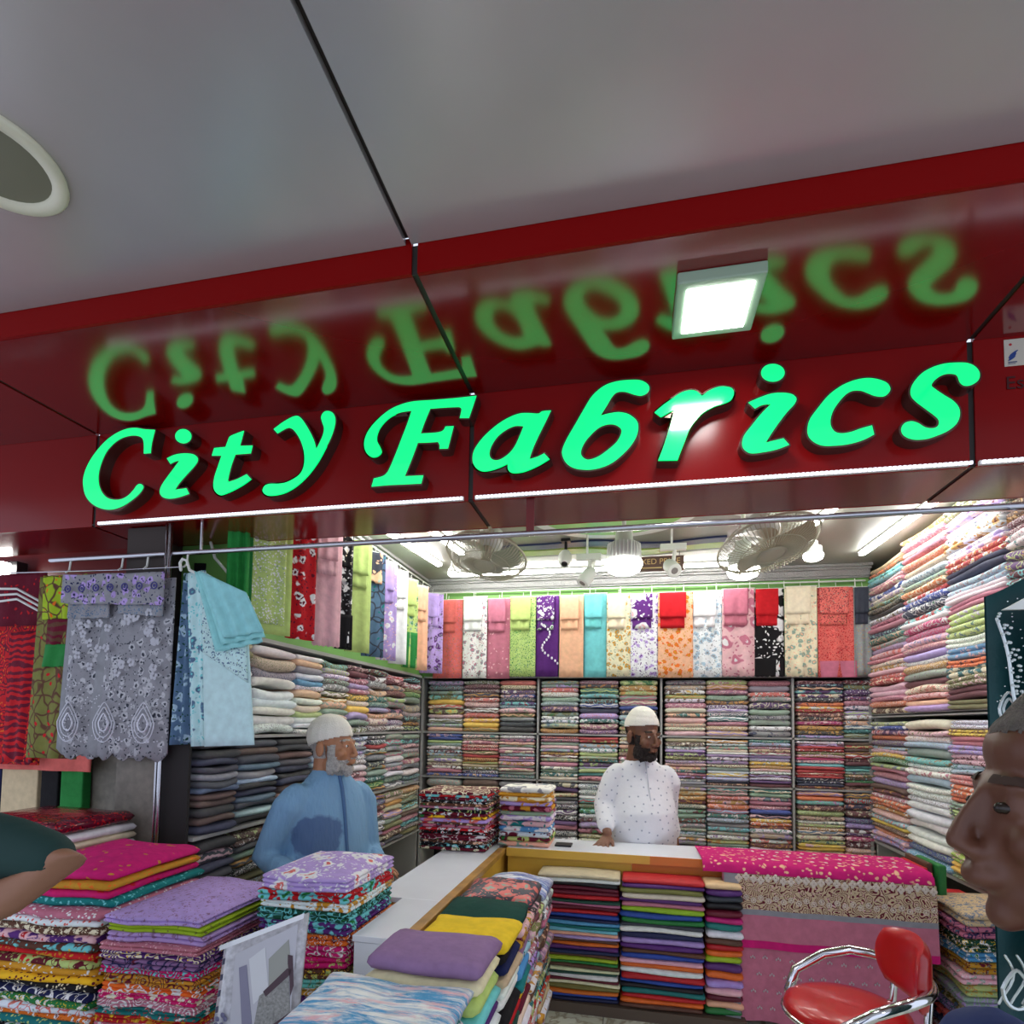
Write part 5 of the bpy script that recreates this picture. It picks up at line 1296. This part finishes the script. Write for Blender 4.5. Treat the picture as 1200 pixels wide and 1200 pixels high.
# --- older man, left, in blue
m1 = thing('person', 'older bearded man in a blue tunic and white cap behind the side counter', 'person', (-1.42, 2.52, 0))
BX, BY = -1.42, 2.52; fa = math.radians(-28)     # body facing
fd = Vector((math.cos(fa), math.sin(fa), 0)); ld = Vector((-fd.y, fd.x, 0))   # his left
B = Vector((BX, BY, 0))
s1 = 1.12; hc = Vector((-1.395, 2.50, 1.175)); ha = math.radians(-4)
shz = 1.07
q = MB(); P, Rm = head_parts(q, hc, ha, s1, .0)
q.loft([(BX, BY, .75, .12, .1, fa), (BX, BY, 1.0, .12, .16, fa), (BX, BY, 1.08, .08, .12, fa), (BX, BY, 1.12, .05, .05, fa)], 16)
def limb(q, a, b_, c_, r): q.tube([a, (Vector(a)+Vector(b_))/2, b_, (Vector(b_)*.6+Vector(c_)*.4), c_], r, 12)
shR = B-ld*.185+Vector((0, 0, shz-.02)); shL = B+ld*.18+Vector((0, 0, shz-.03))
elR = shR-ld*.085-fd*.06+Vector((0, 0, -.26)); wrR = elR+fd*.22+ld*.02+Vector((0, 0, -.07))
elL = shL+ld*.04+fd*.02+Vector((0, 0, -.27)); wrL = elL+fd*.16-ld*.05+Vector((0, 0, -.06))
limb(q, shR, elR, wrR, [.05, .045, .038, .033, .025]); limb(q, shL, elL, wrL, [.05, .045, .038, .033, .025])
hand(q, wrR, fd+Vector((0, 0, -.1)), (0, 0, -1), .95); hand(q, wrL, fd-ld*.3+Vector((0, 0, -.1)), (0, 0, -1), .95, thumb=-1)
for sg in (-1, 1):
    hp = B+ld*.08*sg+Vector((0, 0, .74)); q.tube([hp, hp+Vector((0, 0, -.36)), hp+Vector((0, 0, -.70))], [.075, .05, .035], 12); q.ell(hp+Vector((0, 0, -.71))+fd*.06, (.045, .045, .03)); q.ell(hp+Vector((0, 0, -.712))+fd*.11, (.04, .04, .025))
body = remesh(q, 'body', M_skin1, m1, .005, 3)
eyes(P, s1, m1)
M_grey = mat('grey_hair', (176, 172, 166), .9, bump=.9, bscale=120, var=.25, vscale=70)
[shell(body, m1, P, Rm, s1, lambda l: brow_fn(l) if l.x*sg > 0 else 0, 'eyebrow', M_grey) for sg in (-1, 1)]
def E(q, P, Rm, s, p, r): q.ell(P(*p), tuple(k*s for k in r), 14, 9, Rm)
M_cap = mat('cotton_cap', (236, 232, 220), .8, bump=.3, bscale=200)
shell(body, m1, P, Rm, s1, beard_fn(1.1), 'beard', M_grey)
shell(body, m1, P, Rm, s1, hair_fn, 'hair', M_grey)
shell(body, m1, P, Rm, s1, cap_fn(.145, .095, .008), 'cap', M_cap, True)
# tunic
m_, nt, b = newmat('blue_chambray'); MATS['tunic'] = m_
tc = nt.nodes.new('ShaderNodeTexCoord'); n1 = nt.nodes.new('ShaderNodeTexNoise'); n1.inputs['Scale'].default_value = 9; n1.inputs['Detail'].default_value = 5
nt.links.new(tc.outputs['Object'], n1.inputs['Vector'])
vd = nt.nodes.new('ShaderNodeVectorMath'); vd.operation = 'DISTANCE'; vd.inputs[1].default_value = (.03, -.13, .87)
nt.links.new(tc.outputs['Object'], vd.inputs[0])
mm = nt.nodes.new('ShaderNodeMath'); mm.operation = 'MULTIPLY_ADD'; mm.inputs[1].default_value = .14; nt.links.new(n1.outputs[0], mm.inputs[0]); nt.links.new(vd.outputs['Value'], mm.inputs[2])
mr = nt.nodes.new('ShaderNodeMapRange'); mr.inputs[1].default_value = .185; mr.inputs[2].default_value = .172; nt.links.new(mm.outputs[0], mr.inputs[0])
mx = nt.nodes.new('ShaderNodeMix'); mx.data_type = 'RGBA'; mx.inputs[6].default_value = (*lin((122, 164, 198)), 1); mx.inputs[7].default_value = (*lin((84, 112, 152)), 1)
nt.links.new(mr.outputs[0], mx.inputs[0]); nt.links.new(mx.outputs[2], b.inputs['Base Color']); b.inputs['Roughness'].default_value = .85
n2 = nt.nodes.new('ShaderNodeTexNoise'); n2.inputs['Scale'].default_value = 7; n2.inputs['Detail'].default_value = 3; mp = nt.nodes.new('ShaderNodeMapping'); mp.inputs['Scale'].default_value = (2.2, 2.2, .6)
nt.links.new(tc.outputs['Object'], mp.inputs[0]); nt.links.new(mp.outputs[0], n2.inputs['Vector'])
bp = nt.nodes.new('ShaderNodeBump'); bp.inputs['Strength'].default_value = .8; bp.inputs['Distance'].default_value = .03; nt.links.new(n2.outputs[0], bp.inputs['Height']); nt.links.new(bp.outputs[0], b.inputs['Normal'])
q = MB()
q.loft([(BX, BY, .30, .19, .24, fa), (BX, BY, .6, .165, .22, fa), (BX+fd.x*.01, BY+fd.y*.01, .80, .15, .205, fa), (BX, BY, .95, .135, .2, fa), (BX, BY, 1.04, .115, .19, fa), (BX, BY, 1.09, .1, .155, fa), (BX, BY, 1.14, .08, .105, fa), (BX, BY, 1.185, .064, .070, fa)], 26)
q.tube([shR+ld*.02, shR-ld*.02+Vector((0, 0, -.04)), (shR+elR)/2, elR, elR*.5+wrR*.5, wrR-fd*.01], [.07, .072, .07, .064, .056, .05], 14)
q.tube([shL-ld*.02, shL+ld*.015+Vector((0, 0, -.04)), (shL+elL)/2, elL, elL*.5+wrL*.5, wrL], [.07, .07, .066, .06, .054, .048], 14)
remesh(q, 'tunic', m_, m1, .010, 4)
M_cuff = mat('blue_cuff', (122, 160, 192), .85, bump=.2)
for w_, e_ in ((wrR, elR), (wrL, elL)):
    d_ = (w_-e_).normalized(); MB().tube([w_-d_*.045, w_+d_*.012], [.053, .054], 18, flat=True).build('cuff', M_cuff, m1, smooth=True)
q = MB(); q.tube([(BX+.066*math.cos(a_)*math.cos(fa)-.066*math.sin(a_)*math.sin(fa), BY+.066*math.cos(a_)*math.sin(fa)+.066*math.sin(a_)*math.cos(fa), 1.183-.024*math.cos(a_)) for a_ in [.45+(2*PI-.9)*i/22 for i in range(23)]], .012, 8, sx=.5); q.build('collar', MATS['tunic'], m1, smooth=True)
pl_ = []
for z_, o_ in ((1.155, .078), (1.09, .108), (1.0, .13), (.9, .147), (.8, .162)): pl_.append(B+fd*o_+Vector((0, 0, z_))+ld*.0)
MB().tube(pl_, .010, 6, sx=.5).build('placket', mat('blue_placket', (78, 112, 152), .85), m1, smooth=True)

# --- man in white kurta behind the back counter
m2 = thing('person', 'bearded man in a white printed tunic leaning on the back counter', 'person', (.04, 3.56, 0))
BX, BY = .05, 3.55; fa = math.radians(-72); fd = Vector((math.cos(fa), math.sin(fa), 0)); ld = Vector((-fd.y, fd.x, 0)); B = Vector((BX, BY, 0))
s2 = 1.16; hc = Vector((.055, 3.50, 1.235)); ha = math.radians(-52); shz = 1.14
q = MB(); P, Rm = head_parts(q, hc, ha, s2, .12)
q.loft([(BX, BY, .75, .12, .12, fa), (BX, BY, 1.05, .12, .16, fa), (BX, BY, 1.13, .08, .12, fa), (BX, BY, 1.18, .05, .05, fa)], 16)
shR = B-ld*.16+Vector((0, 0, shz-.03)); shL = B+ld*.17+Vector((0, 0, shz-.04))
wrR = Vector((-.135, 3.30, .79)); elR = Vector((-.165, 3.46, .93))
elL = shL+ld*.03-fd*.06+Vector((0, 0, -.24)); wrL = elL+Vector((.04, -.02, -.20))
limb(q, shR, elR, wrR, [.05, .045, .04, .033, .026]); limb(q, shL, elL, wrL, [.05, .045, .038, .033, .025])
hand(q, wrR+Vector((0, 0, -.012)), (-.25, -.8, -.32), (0, 0, -1), .98, curl=.12, spread=.3, thumb=-1)
hand(q, wrL, (.02, -.05, -1), (-1, 0, 0), .95)
for sg in (-1, 1):
    hp = B+ld*.09*sg+Vector((0, 0, .78)); q.tube([hp, hp+Vector((0, 0, -.38)), hp+Vector((0, 0, -.74))], [.08, .052, .036], 12); q.ell(hp+Vector((0, 0, -.75))+fd*.06, (.045, .045, .03)); q.ell(hp+Vector((0, 0, -.752))+fd*.11, (.04, .04, .025))
body2 = remesh(q, 'body', M_skin2, m2, .005, 3)
eyes(P, s2, m2)
M_blackhair = mat('dark_hair', (38, 28, 24), .9, bump=.9, bscale=120, var=.3, vscale=70)
[shell(body2, m2, P, Rm, s2, lambda l: brow_fn(l) if l.x*sg > 0 else 0, 'eyebrow', M_blackhair) for sg in (-1, 1)]
shell(body2, m2, P, Rm, s2, beard_fn(1.15), 'beard', M_blackhair)
shell(body2, m2, P, Rm, s2, hair_fn, 'hair', M_blackhair)
shell(body2, m2, P, Rm, s2, cap_fn(.158, .125, .008, .012), 'cap', M_cap, True)
M_kur = mat('white_kurta_cotton', (236, 236, 240), .85, bump=1.0, bscale=7)
q = MB()
q.loft([(BX, BY, .36, .2, .23, fa), (BX, BY, .62, .18, .215, fa), (BX+fd.x*.04, BY+fd.y*.04, .80, .185, .2, fa), (BX+fd.x*.045, BY+fd.y*.045, .9, .18, .195, fa), (BX+fd.x*.02, BY+fd.y*.02, 1.0, .145, .185, fa), (BX, BY, 1.09, .118, .185, fa), (BX, BY, 1.145, .1, .155, fa), (BX, BY, 1.19, .078, .095, fa), (BX, BY, 1.235, .062, .066, fa)], 26)
q.tube([shR+ld*.02, shR-ld*.01+Vector((0, 0, -.04)), (shR+elR)/2, elR, elR*.6+wrR*.4, elR*.3+wrR*.7], [.072, .072, .066, .06, .055, .051], 14)
q.tube([shL-ld*.02, shL+ld*.01+Vector((0, 0, -.04)), (shL+elL)/2, elL, elL*.5+wrL*.5], [.072, .07, .062, .055, .051], 14)
kur = remesh(q, 'tunic', M_kur, m2, .010, 4)
# small printed sprigs on the tunic, placed on its surface
q = MB(); rg = random.Random(12); me = kur.data; org = Vector(m2.location); cand = [v for v in me.vertices if v.normal.y < -.15 and v.co.z > .4]
pts_ = []
for _ in range(900):
    v = rg.choice(cand); p = v.co
    if all((p-o_).length > .038 for o_ in pts_): pts_.append(p.copy()); n_ = v.normal; q.lathe([(0, 0), (.0045, 0), (.0055, -.001)], p+org+n_*.0012, 7, Vector((0, 0, 1)).rotation_difference(n_).to_matrix())
STUFF(q.build('sprig_print', mat('grey_print', (172, 176, 190), .8), m2))
q = MB(); q.tube([(BX+.062*math.cos(a_)*math.cos(fa)-.062*math.sin(a_)*math.sin(fa), BY+.062*math.cos(a_)*math.sin(fa)+.062*math.sin(a_)*math.cos(fa), 1.233-.022*math.cos(a_)) for a_ in [.35+(2*PI-.7)*i/22 for i in range(23)]], .011, 8, sx=.5); q.build('collar', M_kur, m2, smooth=True)
MB().tube([B+fd*o_+Vector((0, 0, z_)) for z_, o_ in ((1.205, .075), (1.14, .112), (1.05, .142), (.98, .175))], .006, 6, sx=.5).build('placket', mat('kurta_placket', (206, 208, 216), .85), m2, smooth=True)

# --- passer-by at the right edge, close to the lens: dark profile facing left
fl_ = Vector((-.985, -.17, 0)); ha = math.atan2(fl_.y, fl_.x)-.30
s3 = 1.0
chin = pt(1187, 1098, .50); hc = Vector((chin.x, chin.y, chin.z))-fl_*.082*s3+Vector((0, 0, .012))
m3 = thing('person', 'passer-by with dark brown skin in profile at the right edge', 'person', (hc.x, hc.y, 0))
q = MB(); P, Rm = head_parts(q, hc, ha, s3, .0, 1.0)
E(q, P, Rm, s3, (0, -.05, .15), (.052, .035, .035)); E(q, P, Rm, s3, (0, -.094, .034), (.022, .013, .012))
B3 = Vector((hc.x, hc.y, 0))-fl_*.03; l3 = Vector((-fl_.y, fl_.x, 0)); fa3 = ha
q.loft([(B3.x, B3.y, .8, .11, .15, fa3), (B3.x, B3.y, 1.0, .11, .17, fa3), (B3.x, B3.y, 1.07, .08, .14, fa3), (B3.x, B3.y, 1.12, .05, .05, fa3)], 16)
for sg in (-1, 1):
    a0 = B3+l3*.17*sg+Vector((0, 0, 1.03)); a1 = a0+l3*.03*sg+Vector((0, 0, -.26)); a2 = a1+fl_*.03+Vector((0, 0, -.22))
    limb(q, a0, a1, a2, [.045, .04, .036, .03, .024]); hand(q, a2, (0, 0, -1), -l3*sg, .95, thumb=sg)
    hp = B3+l3*.085*sg+Vector((0, 0, .76)); q.tube([hp, hp+Vector((0, 0, -.36)), hp+Vector((0, 0, -.72))], [.08, .052, .036], 12); q.ell(hp+Vector((0, 0, -.73))+fl_*.07, (.05, .045, .03)); q.ell(hp+Vector((0, 0, -.732))+fl_*.11, (.04, .04, .025))
body3 = remesh(q, 'body', M_skin3, m3, .004, 14)
M_gh0 = mat('brow_hair', (58, 38, 30), .9); eyes(P, s3, m3, M_iris); [shell(body3, m3, P, Rm, s3, lambda l: brow_fn(l) if l.x*sg > 0 else 0, 'eyebrow', M_gh0) for sg in (-1, 1)]
M_gh = mat('greying_hair', (88, 80, 74), .8, bump=.8, bscale=140, var=.3, vscale=40)
shell(body3, m3, P, Rm, s3, lambda l: .005*min(1, (l.z-(.165 if l.y < -.03 else .165-.9*(l.y+.03)))/.02) if l.z > max(.05, (.165 if l.y < -.03 else .165-.9*(l.y+.03))) else 0, 'hair', M_gh)
q = MB(); q.loft([(B3.x, B3.y, .42, .17, .24, fa3), (B3.x, B3.y, .8, .13, .19, fa3), (B3.x, B3.y, .98, .125, .19, fa3), (B3.x, B3.y, 1.05, .1, .17, fa3), (B3.x, B3.y, 1.095, .07, .09, fa3)], 24)
for sg in (-1, 1):
    a0 = B3+l3*.17*sg+Vector((0, 0, 1.02)); a1 = a0+l3*.03*sg+Vector((0, 0, -.2)); q.tube([a0, (a0+a1)/2, a1], [.062, .06, .058], 12)
remesh(q, 'shirt', mat('dark_blue_shirt', (26, 44, 96), .8, bump=.3, bscale=20), m3, .010, 3)

# --- passer-by at the left edge: only the bent arm shows
el = pt(84, 1012, 1.02); B4 = Vector((el.x-.40, el.y-.05, 0)); sh4 = Vector((el.x-.26, el.y-.02, 1.185)); wr4 = el+Vector((-.21, -.10, -.13))
m4 = thing('person', 'passer-by in a dark green short sleeve whose elbow enters at the left', 'person', (B4.x, B4.y, 0))
fa4 = math.radians(-90); f4 = Vector((0, -1, 0))
q = MB(); P, Rm = head_parts(q, (B4.x, B4.y-.02, 1.345), fa4, 1.05)
q.loft([(B4.x, B4.y, .80, .14, .11), (B4.x, B4.y, 1.12, .14, .11), (B4.x, B4.y, 1.22, .11, .08), (B4.x, B4.y, 1.28, .05, .05)], 16)
q.tube([sh4, (sh4+el)/2, el+Vector((-.012, 0, 0)), el*.6+wr4*.4, wr4], [.045, .042, .034, .034, .026], 14); hand(q, wr4, wr4-el, (-1, 0, 0), .95, thumb=-1)
s5 = B4+Vector((-.15, 0, 1.185)); limb(q, s5, s5+Vector((-.03, 0, -.28)), s5+Vector((-.03, -.05, -.52)), [.05, .045, .038, .034, .026]); hand(q, s5+Vector((-.03, -.05, -.52)), (0, 0, -1), (1, 0, 0), .95)
for sg in (-1, 1):
    hp = B4+Vector((.09*sg, 0, .84)); q.tube([hp, hp+Vector((0, 0, -.4)), hp+Vector((0, 0, -.8))], [.085, .055, .038], 12); q.ell(hp+Vector((0, -.06, -.81)), (.045, .05, .03)); q.ell(hp+Vector((0, -.12, -.812)), (.042, .04, .024))
body4 = remesh(q, 'body', mat('skin_tan', (140, 98, 76), .5), m4, .0065, 4)
eyes(P, 1.05, m4); [shell(body4, m4, P, Rm, 1.05, lambda l: brow_fn(l) if l.x*sg > 0 else 0, 'eyebrow', M_blackhair) for sg in (-1, 1)]
q = MB(); E(q, P, Rm, 1.05, (0, .03, .155), (.08, .094, .084)); q.build('hair', M_blackhair, m4, smooth=True)
q = MB(); q.loft([(B4.x, B4.y, .78, .17, .13), (B4.x, B4.y, 1.04, .165, .13), (B4.x, B4.y, 1.16, .16, .12), (B4.x, B4.y, 1.23, .12, .09), (B4.x, B4.y, 1.265, .07, .07)], 24)
q.tube([sh4+Vector((-.04, 0, 0)), (sh4+el)/2, sh4*.2+el*.8], [.06, .056, .047], 14); q.tube([s5, s5+Vector((-.02, 0, -.2))], [.062, .056], 14)
remesh(q, 'shirt', mat('dark_green_shirt', (8, 48, 46), .8, bump=.4, bscale=12), m4, .010, 4)
q = MB(); q.loft([(B4.x, B4.y, .45, .17, .13), (B4.x, B4.y, .8, .16, .12)], 20); q.tube([B4+Vector((-.09, 0, .5)), B4+Vector((-.09, 0, .06))], [.085, .055], 12); q.tube([B4+Vector((.09, 0, .5)), B4+Vector((.09, 0, .06))], [.085, .055], 12); remesh(q, 'trousers', mat('dark_trousers', (30, 30, 36), .8), m4, .012, 3)

# unseen square lamps added behind the viewer to light the shop front
panel_lamp(-1.3, -.5, ZC, .3, 'added unseen square lamp behind the viewer, left')
panel_lamp(1.2, -.6, ZC, .3, 'added unseen square lamp behind the viewer, right')
